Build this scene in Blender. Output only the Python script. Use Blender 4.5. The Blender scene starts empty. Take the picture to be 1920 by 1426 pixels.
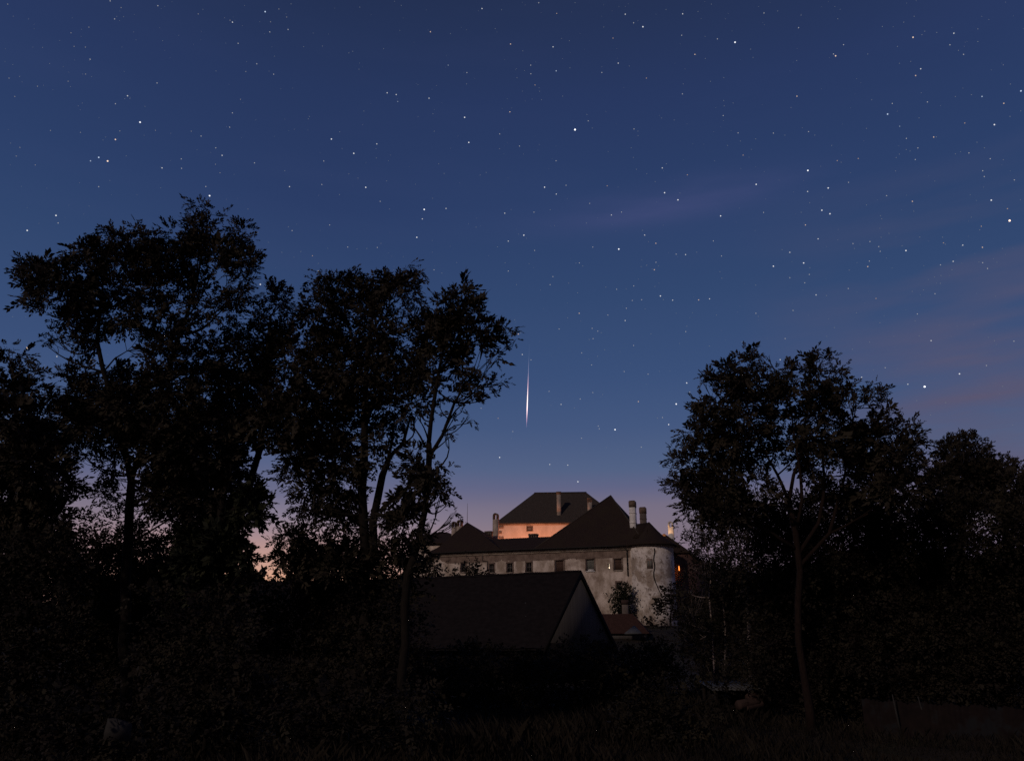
import bpy, math, random
import numpy as np
from mathutils import Vector
# ---------------------------------------------------------------- camera, sky, light
F = 1507.0
P = math.atan((1200 - 713) / F)
CP, SP = math.cos(P), math.sin(P)
CZ = 2.6
S = bpy.context.scene
COL = S.collection
cam = bpy.data.cameras.new('camera'); camo = bpy.data.objects.new('camera', cam); COL.objects.link(camo)
camo.location = (0, 0, CZ); camo.rotation_euler = (math.pi / 2 + P, 0, 0)
cam.sensor_width = 36; cam.lens = F / 1920 * 36; cam.clip_start = 0.1; cam.clip_end = 20000
S.camera = camo
S.view_settings.view_transform = 'Standard'; S.view_settings.look = 'None'
S.view_settings.exposure = 0; S.view_settings.gamma = 1
S.cycles.max_bounces = 5; S.cycles.transparent_max_bounces = 4
S.cycles.use_denoising = False; S.cycles.sample_clamp_indirect = 0.5

def lin(h):
    h = h.lstrip('#')
    o = []
    for i in (0, 2, 4):
        c = int(h[i:i + 2], 16) / 255
        o.append(c / 12.92 if c <= 0.04045 else ((c + 0.055) / 1.055) ** 2.4)
    return (*o, 1)

W = bpy.data.worlds.new('World'); S.world = W; W.use_nodes = True
nt = W.node_tree; N = nt.nodes; LK = nt.links
bg = N['Background']
def node(t, **k):
    n = N.new(t)
    for a, b in k.items(): setattr(n, a, b)
    return n
def mth(op, a, b=None, c=None, clamp=False):
    n = node('ShaderNodeMath', operation=op); n.use_clamp = clamp
    for i, v in enumerate((a, b, c)):
        if v is None: continue
        if hasattr(v, 'links'): LK.new(v, n.inputs[i])
        else: n.inputs[i].default_value = v
    return n.outputs[0]
def ramp(stops, fac):
    n = node('ShaderNodeValToRGB'); r = n.color_ramp; r.interpolation = 'B_SPLINE' if False else 'EASE'
    while len(r.elements) > 1: r.elements.remove(r.elements[-1])
    r.interpolation = 'LINEAR'
    for i, (p, c) in enumerate(stops):
        e = r.elements[0] if i == 0 else r.elements.new(p)
        e.position = p; e.color = lin(c)
    LK.new(fac, n.inputs[0]); return n.outputs[0]
def mix(f, a, b):
    n = node('ShaderNodeMix', data_type='RGBA')
    if hasattr(f, 'links'): LK.new(f, n.inputs[0])
    else: n.inputs[0].default_value = f
    for i, v in ((6, a), (7, b)):
        if hasattr(v, 'links'): LK.new(v, n.inputs[i])
        else: n.inputs[i].default_value = v
    return n.outputs[2]
tc = node('ShaderNodeTexCoord'); sx = node('ShaderNodeSeparateXYZ'); LK.new(tc.outputs['Generated'], sx.inputs[0])
X, Y, Z = sx.outputs
az = mth('ARCTAN2', X, Y)                                   # azimuth from the view axis, east positive
def gauss(v, mu, sg):
    d = mth('DIVIDE', mth('SUBTRACT', v, mu), sg)
    return mth('POWER', 2.71828, mth('MULTIPLY', mth('MULTIPLY', d, d), -1.0))
c_mid = ramp([(0, '#0a0809'), (.004, '#6b5660'), (.10, '#806f7e'), (.13, '#7c707f'), (.156, '#756d81'), (.178, '#606484'), (.20, '#526284'),
              (.25, '#44587f'), (.31, '#3a5079'), (.40, '#324870'), (.49, '#2c4069'), (.60, '#283860'), (.69, '#243152'), (1, '#1b2442')], Z)
c_glow = ramp([(0, '#0a0809'), (.004, '#f0b070'), (.06, '#e2a886'), (.08, '#d0a08c'), (.10, '#bf978f'), (.12, '#a38a90'), (.14, '#8a7f90'), (.165, '#6c6c88'),
               (.205, '#566286'), (.25, '#45597f'), (.31, '#394e77'), (.40, '#31466e'), (.49, '#2b3d66'), (.60, '#27375e'), (.69, '#233051'), (1, '#1b2442')], Z)
col = mix(gauss(az, math.radians(-15.5), math.radians(13)), c_mid, c_glow)
# far side of the sky (behind the camera) is darker, no afterglow there
far = mth('MULTIPLY_ADD', Y, -1.4, 0.25, clamp=True)
col = mix(far, col, ramp([(0, '#0a0809'), (.01, '#4c4140'), (.25, '#3c3a4a'), (.6, '#28304e'), (1, '#1b2442')], Z))
# thin dusk cloud veils
mp = node('ShaderNodeMapping'); LK.new(tc.outputs['Generated'], mp.inputs[0]); mp.inputs['Scale'].default_value = (2.2, 2.2, 13)
mp.inputs['Rotation'].default_value = (0, math.radians(9), 0)
nz = node('ShaderNodeTexNoise'); LK.new(mp.outputs[0], nz.inputs[0]); nz.inputs['Scale'].default_value = 1.6; nz.inputs['Detail'].default_value = 4
veil = mth('MULTIPLY', mth('SUBTRACT', nz.outputs[0], 0.38), 3.2, clamp=True)
right = mth('MULTIPLY', mth('SUBTRACT', az, math.radians(17)), 4.0, clamp=True)
low = mth('MULTIPLY', mth('SUBTRACT', 0.50, Z), 4.0, clamp=True)
m1 = mth('MULTIPLY', mth('MULTIPLY', veil, right), low)
band = mth('MULTIPLY', gauss(mth('SUBTRACT', Z, mth('MULTIPLY', az, 0.06)), .484, .016), gauss(az, math.radians(13), math.radians(8)))
col = mix(mth('MULTIPLY', m1, 1.15, clamp=True), col, lin('#5b566f'))
band = mth('MULTIPLY', band, mth('ADD', mth('MULTIPLY', veil, 0.8), 0.25))
col = mix(mth('MULTIPLY', band, 0.55), col, lin('#555685'))
veil2 = mth('MULTIPLY', mth('MULTIPLY', mth('SUBTRACT', nz.outputs[0], 0.45), 1.6, clamp=True), 0.12)
col = mix(veil2, col, lin('#46507a'))
LK.new(col, bg.inputs[0]); bg.inputs[1].default_value = 1.0

sun = bpy.data.lights.new('moon', 'SUN'); suno = bpy.data.objects.new('moon', sun); COL.objects.link(suno)
sun.energy = 0.74; sun.angle = math.radians(2.0); sun.color = (1.0, 0.80, 0.66)
SUN_AZ, SUN_EL = math.radians(-36), math.radians(28)          # behind the camera, to the left
sd = Vector((math.sin(SUN_AZ) * math.cos(SUN_EL), -math.cos(SUN_AZ) * math.cos(SUN_EL), math.sin(SUN_EL)))
suno.rotation_euler = sd.to_track_quat('Z', 'Y').to_euler(); suno.location = (-30, -40, 60)

# ---------------------------------------------------------------- helpers
rng = np.random.default_rng(7)
def ray(px, py):
    a = (px - 960) / F; b = (713 - py) / F
    return np.array([a, CP - b * SP, SP + b * CP])
O = np.array([0, 0, CZ])
def at(px, py, y):
    d = ray(px, py); return O + d * (y / d[1])
def atz(px, py, z):
    d = ray(px, py); return O + d * ((z - CZ) / d[2])
def depth_of(p):
    q = np.array(p) - O; return q[1] * CP + q[2] * SP

def mat(name, color, rough=.9, nodes=None, spec=.1):
    m = bpy.data.materials.new(name); m.use_nodes = True
    b = m.node_tree.nodes['Principled BSDF']
    b.inputs['Base Color'].default_value = (*color[:3], 1); b.inputs['Roughness'].default_value = rough
    b.inputs['Specular IOR Level'].default_value = spec
    if nodes: nodes(m.node_tree, b)
    return m
def mottled(name, c1, c2, scale=3, rough=.92, stretch=(1, 1, 1), lo=.35, hi=.65, bump=0.0, c3=None, scale3=.5, lo3=.5, hi3=.6, detail=6):
    def f(t, b):
        def nd(k): return t.nodes.new(k)
        tcn = nd('ShaderNodeTexCoord'); mpn = nd('ShaderNodeMapping'); mpn.inputs['Scale'].default_value = stretch
        t.links.new(tcn.outputs['Object'], mpn.inputs[0])
        n = nd('ShaderNodeTexNoise'); n.inputs['Scale'].default_value = scale; n.inputs['Detail'].default_value = detail; n.inputs['Roughness'].default_value = .62
        t.links.new(mpn.outputs[0], n.inputs[0])
        r = nd('ShaderNodeValToRGB'); r.color_ramp.elements[0].position = lo; r.color_ramp.elements[1].position = hi
        r.color_ramp.elements[0].color = (*c1, 1); r.color_ramp.elements[1].color = (*c2, 1)
        t.links.new(n.outputs[0], r.inputs[0]); out = r.outputs[0]
        if c3:
            n3 = nd('ShaderNodeTexNoise'); n3.inputs['Scale'].default_value = scale3; n3.inputs['Detail'].default_value = 8; n3.inputs['Roughness'].default_value = .65
            t.links.new(tcn.outputs['Object'], n3.inputs[0])
            r3 = nd('ShaderNodeValToRGB'); r3.color_ramp.elements[0].position = lo3; r3.color_ramp.elements[1].position = hi3
            t.links.new(n3.outputs[0], r3.inputs[0])
            mx = nd('ShaderNodeMix'); mx.data_type = 'RGBA'
            t.links.new(r3.outputs[0], mx.inputs[0]); t.links.new(out, mx.inputs[6]); mx.inputs[7].default_value = (*c3, 1); out = mx.outputs[2]
        t.links.new(out, b.inputs['Base Color'])
        if bump:
            bp = nd('ShaderNodeBump'); bp.inputs['Strength'].default_value = bump; bp.inputs['Distance'].default_value = .05
            t.links.new(n.outputs[0], bp.inputs['Height']); t.links.new(bp.outputs[0], b.inputs['Normal'])
    return mat(name, c1, rough, f)
def emis(name, c, s):
    m = bpy.data.materials.new(name); m.use_nodes = True; t = m.node_tree
    for n in list(t.nodes):
        if n.type == 'BSDF_PRINCIPLED': t.nodes.remove(n)
    e = t.nodes.new('ShaderNodeEmission'); e.inputs[0].default_value = (*c, 1); e.inputs[1].default_value = s
    t.links.new(e.outputs[0], t.nodes['Material Output'].inputs[0])
    m.cycles.emission_sampling = 'NONE'
    return m

def wloc(o):
    v = Vector((0, 0, 0))
    while o: v += o.location; o = o.parent
    return v
def tag(o, label=None, cat=None, group=None, kind=None):
    for k, v in (('label', label), ('category', cat), ('group', group), ('kind', kind)):
        if v: o[k] = v
    return o
def thing(name, loc, label, cat, group=None):
    o = bpy.data.objects.new(name, None); COL.objects.link(o); o.location = Vector(loc)
    o.empty_display_size = .3
    return tag(o, label, cat, group)
def raw(name, V, loops, counts, m, parent=None, loc=None, smooth=False):
    """V world coords (n,3); loops flat vertex indices; counts verts per face."""
    V = np.asarray(V, dtype=np.float32).reshape(-1, 3)
    base = np.array(wloc(parent)) if parent else (np.array(loc, dtype=float) if loc is not None else np.zeros(3))
    me = bpy.data.meshes.new(name); n = len(V)
    me.vertices.add(n); me.vertices.foreach_set('co', (V - base.astype(np.float32)).ravel())
    loops = np.asarray(loops, dtype=np.int32).ravel(); counts = np.asarray(counts, dtype=np.int32)
    me.loops.add(len(loops)); me.loops.foreach_set('vertex_index', loops)
    me.polygons.add(len(counts)); st = np.zeros(len(counts), dtype=np.int32); st[1:] = np.cumsum(counts)[:-1]
    me.polygons.foreach_set('loop_start', st); me.polygons.foreach_set('loop_total', counts)
    if smooth: me.polygons.foreach_set('use_smooth', np.ones(len(counts), dtype=bool))
    me.update(calc_edges=True); me.validate()
    me.materials.append(m)
    o = bpy.data.objects.new(name, me); COL.objects.link(o)
    if parent: o.parent = parent
    else: o.location = Vector(base)
    return o
class MB:
    def __init__(s): s.v = []; s.f = []
    def poly(s, pts):
        k = len(s.v); s.v += [tuple(map(float, p)) for p in pts]; s.f.append(list(range(k, k + len(pts)))); return s
    def hexa(s, a, b):
        """two rings of points (a bottom, b top) joined to a closed solid"""
        n = len(a); k = len(s.v); s.v += [tuple(map(float, p)) for p in a] + [tuple(map(float, p)) for p in b]
        s.f.append(list(range(k + n - 1, k - 1, -1))); s.f.append(list(range(k + n, k + 2 * n)))
        for i in range(n):
            j = (i + 1) % n; s.f.append([k + i, k + j, k + n + j, k + n + i])
        return s
    def tube(s, pts, rad, n=7, cap=True):
        pts = [np.array(p, float) for p in pts]; k0 = len(s.v); m = len(pts)
        for i, p in enumerate(pts):
            d = pts[min(i + 1, m - 1)] - pts[max(i - 1, 0)]; d /= np.linalg.norm(d) + 1e-9
            a = np.cross(d, [0.31, .77, .55]); a /= np.linalg.norm(a) + 1e-9; b = np.cross(d, a)
            for q in range(n):
                t = 2 * math.pi * q / n; s.v.append(tuple(p + rad[i] * (a * math.cos(t) + b * math.sin(t))))
        for i in range(m - 1):
            for q in range(n):
                r = (q + 1) % n; s.f.append([k0 + i * n + q, k0 + i * n + r, k0 + (i + 1) * n + r, k0 + (i + 1) * n + q])
        if cap:
            s.f.append([k0 + q for q in range(n)][::-1]); s.f.append([k0 + (m - 1) * n + q for q in range(n)])
        return s
    def build(s, name, m, parent=None, loc=None, smooth=False):
        return raw(name, s.v, [i for f in s.f for i in f], [len(f) for f in s.f], m, parent, loc, smooth)
class Frame:
    """u runs along a wall to the left, v runs into it away from the viewer"""
    def __init__(s, o, ang, vang=None):
        s.o = np.array(o, float); a = math.radians(ang); c = a if vang is None else math.radians(vang)
        s.u = np.array([-math.cos(a), math.sin(a), 0]); s.v = np.array([math.sin(c), math.cos(c), 0])
    def W(s, u, v, z): return np.array([*(s.o + s.u * u + s.v * v)[:2], z])
    def pick(s, px, py, v):
        d = ray(px, py); q = s.o + s.v * v
        t = ((q - O) @ s.v) / (d @ s.v); p = O + d * t
        return float((p - s.o) @ s.u), float(p[2])
    def box(s, mb, u0, u1, v0, v1, z0, z1):
        r = [(u0, v0), (u1, v0), (u1, v1), (u0, v1)]
        return mb.hexa([s.W(a, b, z0) for a, b in r], [s.W(a, b, z1) for a, b in r])

# ---------------------------------------------------------------- materials
M = {}
M['plaster'] = mottled('weathered_plaster', (.38, .30, .24), (.72, .61, .54), .8, stretch=(1, 1, .55), lo=.38, hi=.62, c3=(.24, .17, .13), scale3=.38, lo3=.51, hi3=.70, bump=.3)
M['tower_plaster'] = mottled('patchy_tower_plaster', (.36, .29, .24), (.74, .67, .63), .42, lo=.43, hi=.54, c3=(.22, .17, .14), scale3=1.7, lo3=.52, hi3=.66, bump=.4)
M['palace_plaster'] = mottled('palace_plaster', (.44, .35, .29), (.62, .52, .45), .5, stretch=(1, 1, .5), lo=.3, hi=.7, bump=.2)
M['wing_shade'] = mottled('shade_toned_wall', (.07, .038, .032), (.12, .07, .06), .8)  # wing wall's shadow is put into this dark red-brown base colour
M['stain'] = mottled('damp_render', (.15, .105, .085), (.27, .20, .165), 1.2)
M['cornice'] = mottled('cornice_render', (.22, .165, .13), (.40, .33, .27), .8)
M['tiles'] = mottled('old_roof_tiles', (.020, .0135, .0125), (.039, .025, .021), 5, stretch=(1, 1, 2.5), bump=.5, c3=(.032, .022, .017), scale3=.3)
M['tiles_palace'] = mottled('grey_roof_tiles', (.040, .031, .027), (.075, .060, .052), 4, stretch=(1, 1, 2.5), bump=.5)
M['tiles_red'] = mottled('red_roof_tiles', (.035, .017, .013), (.065, .032, .025), 4, stretch=(1, 1, 3), bump=.5)
M['tiles_barn'] = mottled('slate_barn_roof', (.009, .0072, .0085), (.015, .012, .0135), 2.5, stretch=(1, 1, 2), bump=.5, c3=(.10, .10, .11), scale3=2.2, lo3=.70, hi3=.73)
M['moss_tile'] = mat('pale_lichen', (.10, .10, .11))
M['chimney'] = mottled('chimney_render', (.26, .20, .165), (.46, .38, .32), 1.6, stretch=(1, 1, .5), bump=.3)
M['chimney_dark'] = mottled('sooty_chimney', (.10, .08, .07), (.17, .14, .125), 1.6)
M['chimney_pale'] = mottled('whitewashed_chimney', (.62, .58, .55), (.80, .76, .74), 1.2, bump=.2)
M['brickcap'] = mottled('brick_cap', (.11, .075, .055), (.18, .13, .10), 4)
M['hole'] = mat('near_black', (.006, .005, .005))  # near-black back board of the lantern niche
M['frame'] = mat('grey_window_frame', (.14, .12, .11))
M['pane'] = mat('dark_glass', (.015, .014, .015), .25, spec=.5)
M['shutter'] = mottled('brown_shutter', (.085, .05, .04), (.12, .075, .06), 6, stretch=(6, 6, 1))
M['shutter_grey'] = mottled('grey_shutter', (.15, .15, .135), (.20, .195, .175), 5, stretch=(6, 6, 1))
M['white'] = mat('white_sill_paint', (.7, .68, .66))
M['metal'] = mat('dark_pipe', (.03, .028, .028), .6)
M['gable'] = mottled('grey_gable_boards', (.060, .054, .053), (.10, .090, .088), 1.3, stretch=(5, 5, .35), lo=.3, hi=.7)
M['wood'] = mat('black_barge_board', (.012, .010, .010))
M['tin'] = mottled('grey_tin_sheet', (.060, .060, .062), (.090, .090, .092), 3, rough=.6)
M['log'] = mottled('cut_log', (.042, .027, .024), (.065, .042, .037), 6)
M['stone'] = mottled('pale_stone', (.030, .028, .028), (.050, .047, .046), 5)
M['rubble'] = mottled('rubble_wall', (.010, .007, .007), (.017, .011, .0105), 3, c3=(.014, .014, .016), scale3=1.5)
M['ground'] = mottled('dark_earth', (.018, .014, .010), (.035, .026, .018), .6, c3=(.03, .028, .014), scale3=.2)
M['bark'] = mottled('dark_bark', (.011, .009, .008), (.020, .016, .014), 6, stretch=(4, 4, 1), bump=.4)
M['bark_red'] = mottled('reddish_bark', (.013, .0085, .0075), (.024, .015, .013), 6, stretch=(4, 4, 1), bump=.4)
M['birch'] = mottled('pale_birch_bark', (.16, .12, .11), (.34, .28, .26), 4, stretch=(1, 1, 3), lo=.4, hi=.6)
def leafmat(name, c1, c2, sc=.8):
    def f(t, b):
        tcn = t.nodes.new('ShaderNodeTexCoord'); n = t.nodes.new('ShaderNodeTexNoise'); n.inputs['Scale'].default_value = sc; n.inputs['Detail'].default_value = 3
        t.links.new(tcn.outputs['Object'], n.inputs[0])
        r = t.nodes.new('ShaderNodeValToRGB'); r.color_ramp.elements[0].position = .4; r.color_ramp.elements[1].position = .6
        r.color_ramp.elements[0].color = (*c1, 1); r.color_ramp.elements[1].color = (*c2, 1)
        t.links.new(n.outputs[0], r.inputs[0]); t.links.new(r.outputs[0], b.inputs['Base Color'])
    return mat(name, c1, .75, f, spec=.12)
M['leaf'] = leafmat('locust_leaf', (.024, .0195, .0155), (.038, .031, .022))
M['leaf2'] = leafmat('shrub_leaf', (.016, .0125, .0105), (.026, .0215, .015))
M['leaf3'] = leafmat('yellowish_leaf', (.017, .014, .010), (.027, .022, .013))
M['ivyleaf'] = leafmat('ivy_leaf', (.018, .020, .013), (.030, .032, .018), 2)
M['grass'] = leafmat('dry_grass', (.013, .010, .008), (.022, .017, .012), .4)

# ---------------------------------------------------------------- ground
def terrain(x, y):
    t = np.clip((y - 66) / 56, 0, 1); t = t * t * (3 - 2 * t)
    b = np.clip((np.hypot(x, y) - 8) / 40, 0, 1)
    return 4.6 * t + .12 * np.sin(x * .55 + 1) * np.sin(y * .4) * b + .05 * np.sin(x * 1.7 + y * 1.3)
gx = np.concatenate([-np.geomspace(2500, 62, 14), np.linspace(-60, 60, 97), np.geomspace(62, 2500, 14)])
gy = np.concatenate([-np.geomspace(1500, 12, 8), np.linspace(-10, 60, 71), np.linspace(62, 170, 55), np.geomspace(180, 3000, 12)])
GX, GY = np.meshgrid(gx, gy); V = np.stack([GX, GY, terrain(GX, GY)], -1).reshape(-1, 3)
nx, ny = len(gx), len(gy); ii = np.arange(ny - 1)[:, None] * nx + np.arange(nx - 1)[None]
L = np.stack([ii, ii + 1, ii + nx + 1, ii + nx], -1).reshape(-1)
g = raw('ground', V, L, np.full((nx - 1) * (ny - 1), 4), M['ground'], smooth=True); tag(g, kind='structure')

# grass, one uncountable mass
n = 70000
yy = 11 + 32 * rng.random(n) ** 1.5; xx = (rng.random(n) * 1.5 - .75) * yy
patch = np.sin(xx * .9 + 2) * np.sin(yy * .7) + np.sin(xx * .37 - yy * .23)
h = (.22 + .30 * rng.random(n)) * (1 + .45 * patch); h = np.clip(h, .08, 1.0)
a = rng.random(n) * 6.283; lean = rng.random(n) * .5
B = np.stack([xx, yy, terrain(xx, yy)], -1); wv = np.stack([np.cos(a), np.sin(a), 0 * a], -1) * .012
up = np.stack([np.cos(a + 1.3) * lean, np.sin(a + 1.3) * lean, np.ones(n)], -1) * h[:, None]
V = np.stack([B - wv, B + wv, B + up * .6 + wv * .7, B + up + np.stack([np.cos(a + 1.3), np.sin(a + 1.3), -.3 * np.ones(n)], -1) * (h * lean * .5)[:, None]], 1)
gr = raw('grass', V.reshape(-1, 3), np.arange(4 * n), np.full(n, 4), M['grass'])
tag(gr, 'dark unmown grass across the foreground', 'grass', kind='stuff')

# ---------------------------------------------------------------- foliage
def unit(v): return v / (np.linalg.norm(v, axis=-1, keepdims=True) + 1e-9)
def sprays(P0, D, L, pairs=4, ll=.07, lw=.026, compound=True):
    """compound leaves: rachis from P0 along D (unit) of length L; returns quad vertices"""
    n = len(P0)
    ref = unit(rng.normal(size=(n, 3)) * .55 + np.array([0, 0, 1.0]))
    Sd = unit(np.cross(D, ref)); Nn = np.cross(Sd, D)
    droop = np.array([0, 0, -1.0])
    t = np.repeat(np.linspace(.22, .92, pairs), 2); sg = np.tile([1, -1], pairs)
    t = np.append(t, 1.0); sg = np.append(sg, 0)
    k = len(t)
    base = P0[:, None] + (D[:, None] * t[None, :, None] + droop * (t ** 2)[None, :, None] * .18) * L[:, None, None]
    ld = D[:, None] * np.where(sg == 0, 1, .80)[None, :, None] + Sd[:, None] * (sg * .68)[None, :, None] + rng.normal(size=(n, k, 3)) * .17
    ld[..., 2] -= .12
    ld = unit(ld)
    wd = unit(np.cross(ld, Nn[:, None] + rng.normal(size=(n, k, 3)) * .45))
    s = (L / L.mean())[:, None, None] * (.8 + .4 * rng.random((n, k, 1)))
    l = ll * s; w = lw * s
    q = np.stack([base, base + ld * l * .5 + wd * w, base + ld * l, base + ld * l * .5 - wd * w], 2)
    return q.reshape(-1, 3)
def crown_from(blobs3, density, spray_len, ll, lw, pairs, up=.25, flat=.45, clump=.22):
    """blobs3: list of (centre xyz, rx, rz, ry) metres -> quads"""
    P0 = []; D = []; LL = []
    for c, rx, rz, ry, k_ in blobs3:
        n = max(5, int(density * k_ * rx * rz * 3.1416))
        m = max(2, n // 13)
        R3 = np.array([rx, ry, rz])
        d = unit(rng.normal(size=(m, 3))); r = rng.random(m) ** .5
        tw = d * r[:, None] * R3 * .72                       # twig ends inside the clump
        idx = rng.integers(0, m, n)
        off = rng.normal(size=(n, 3)) * np.array([clump, clump, clump * flat])
        p = tw[idx] + off
        dirn = unit(unit(off * np.array([1, 1, 2.0])) * .8 + unit(tw[idx] / R3 * np.array([1, 1, .7])) * .75 + rng.normal(size=(n, 3)) * .30 + np.array([0, 0, up * .4]))
        P0.append(p + np.array(c)); D.append(dirn)
        LL.append(np.minimum(spray_len, .75 * max(rx, rz) + .06) * (.6 + .65 * rng.random(n)) * np.where(rng.random(n) < .1, 1.45, 1))
    return sprays(np.concatenate(P0), np.concatenate(D), np.concatenate(LL), pairs, ll, lw)
DENS = 1.08
def bend(a, b, sag, n=5, jit=.05):
    a = np.array(a, float); b = np.array(b, float); d = np.linalg.norm(b - a)
    out = []
    w1 = rng.normal(size=3) * d * jit
    for i in range(n + 1):
        t = i / n; p = a + (b - a) * t; p = p + np.array([0, 0, 1]) * (sag * d * 4 * t * (1 - t)) + w1 * math.sin(math.pi * t)
        out.append(p)
    return out
def pxtree(name, label, cat, depth, trunks, blobs, group=None, density=120, spray=.43, ll=.125, lw=.030, pairs=5, spread=1.6,
           leaf='leaf', bark='bark', base=None, up=.25, twig=.020, limbs=True, clump=.075, flat=.6, thick=(650, 170, 2.0)):
    """trunks: list of polylines [(px,py,radius_px,depth offset)...]; blobs (px,py,rx,ry) traced outlines given their own depth and thickness"""
    tb = []
    for tr in trunks:
        pts = [at(q[0], q[1], depth + (q[3] if len(q) > 3 else 0)) for q in tr]
        rad = [q[2] * depth_of(p) / F for q, p in zip(tr, pts)]
        tb.append((pts, rad))
    p0 = tb[0][0][0].copy()
    if base is None: base = (p0[0], p0[1], float(terrain(p0[0], p0[1])))
    t = thing(name, base, label, cat, group)
    mb = MB()
    foot = np.array(base) - [0, 0, .15]
    if p0[2] > base[2] + .1:
        tb[0][0].insert(0, foot); tb[0][1].insert(0, tb[0][1][0] * 1.35)
    for pts, rad in tb:
        # subdivide with a little wobble
        P2 = [pts[0]]; R2 = [rad[0]]
        for i in range(1, len(pts)):
            k = max(1, int(np.linalg.norm(pts[i] - pts[i - 1]) / .7))
            for j in range(1, k + 1):
                f = j / k; q = pts[i - 1] * (1 - f) + pts[i] * f
                if j < k: q = q + rng.normal(size=3) * rad[i] * .35
                P2.append(q); R2.append(rad[i - 1] * (1 - f) + rad[i] * f)
        mb.tube(P2, R2, 8)
    nodes = [(p, r) for pts, rad in tb for p, r in zip(pts[1:], rad[1:])]
    B3 = []
    for b in blobs:
        dz = float(np.clip(rng.normal() * spread * .6, -spread, spread))
        c = at(b[0], b[1], depth + dz); s = depth_of(c) / F
        rx, rz = b[2] * s, b[3] * s
        B3.append((c, rx, rz, min(1.4, max(rx, rz) * .9), float(np.clip(1 + (b[1] - thick[0]) / thick[1], 1, thick[2]))))
        if limbs:
            best = None
            for p, r in nodes:
                d = c - p; dist = np.linalg.norm(d)
                pen = dist + (2.5 * max(0, .25 * dist - d[2]))
                if best is None or pen < best[0]: best = (pen, p, r, dist)
            if best[3] > .35 and best[3] < 5:
                _, p, r, dist = best
                r0 = min(r * .7, .012 + .010 * dist)
                tgt = c - np.array([0, 0, rz * .4])
                bp = bend(p, tgt, -.06, 6, .06)
                mb.tube(bp, list(np.linspace(r0, .007, 7)), 5)
                for q in range(3):
                    e = c + unit(rng.normal(size=3)) * np.array([rx, B3[-1][3], rz]) * .75
                    mb.tube(bend(bp[4 + q % 2], e, -.05, 4, .08), list(np.linspace(.011, .004, 5)), 4)
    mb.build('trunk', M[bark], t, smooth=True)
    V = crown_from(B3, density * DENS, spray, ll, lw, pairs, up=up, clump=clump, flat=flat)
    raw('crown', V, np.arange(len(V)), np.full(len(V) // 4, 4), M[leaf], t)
    return t
def jitter_fill(x0, x1, ytop, ybot, step, r=(1.0, .8)):
    """scattered blobs filling the band between a top profile and ybot (pixels)"""
    out = []
    y = 0
    xs = np.arange(x0, x1, step)
    for i, x in enumerate(xs):
        yt = float(np.interp(x, [q[0] for q in ytop], [q[1] for q in ytop]))
        y = yt + step * r[1] * .6
        while y < ybot:
            out.append((x + rng.normal() * step * .3, y + rng.normal() * step * .25, step * r[0] * (.7 + .5 * rng.random()), step * r[1] * (.7 + .5 * rng.random())))
            y += step * .85
    return out

G_L = 'tall locust trees on the left'
# leftmost tree
pxtree('locust_tree', 'narrow dark locust tree cut off by the left edge of the photo', 'tree', 22,
 [[(30, 1330, 9), (34, 1100, 8), (40, 950, 7), (38, 850, 5), (28, 760, 4), (24, 690, 2.5)], [(40, 950, 5), (75, 880, 4), (95, 830, 2.5)]],
 [(18,650,14,7),(28,665,24,14),(14,690,25,16),(40,690,18,10),(5,730,28,28),(40,730,34,24),(66,698,26,8),(86,703,10,5),(20,780,42,36),(66,780,36,28),(92,760,20,12),(104,752,20,7),(20,830,42,34),(70,825,44,30),(108,820,24,16),(10,880,40,32),(62,872,48,32),(108,858,26,20),(122,850,18,10),(15,930,44,34),(66,920,46,30),(112,905,30,20),(138,925,20,8),(10,985,44,34),(60,975,48,32),(104,960,30,24),(20,1035,50,34),(75,1030,46,32),(110,1010,26,24)],
 density=105)
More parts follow.
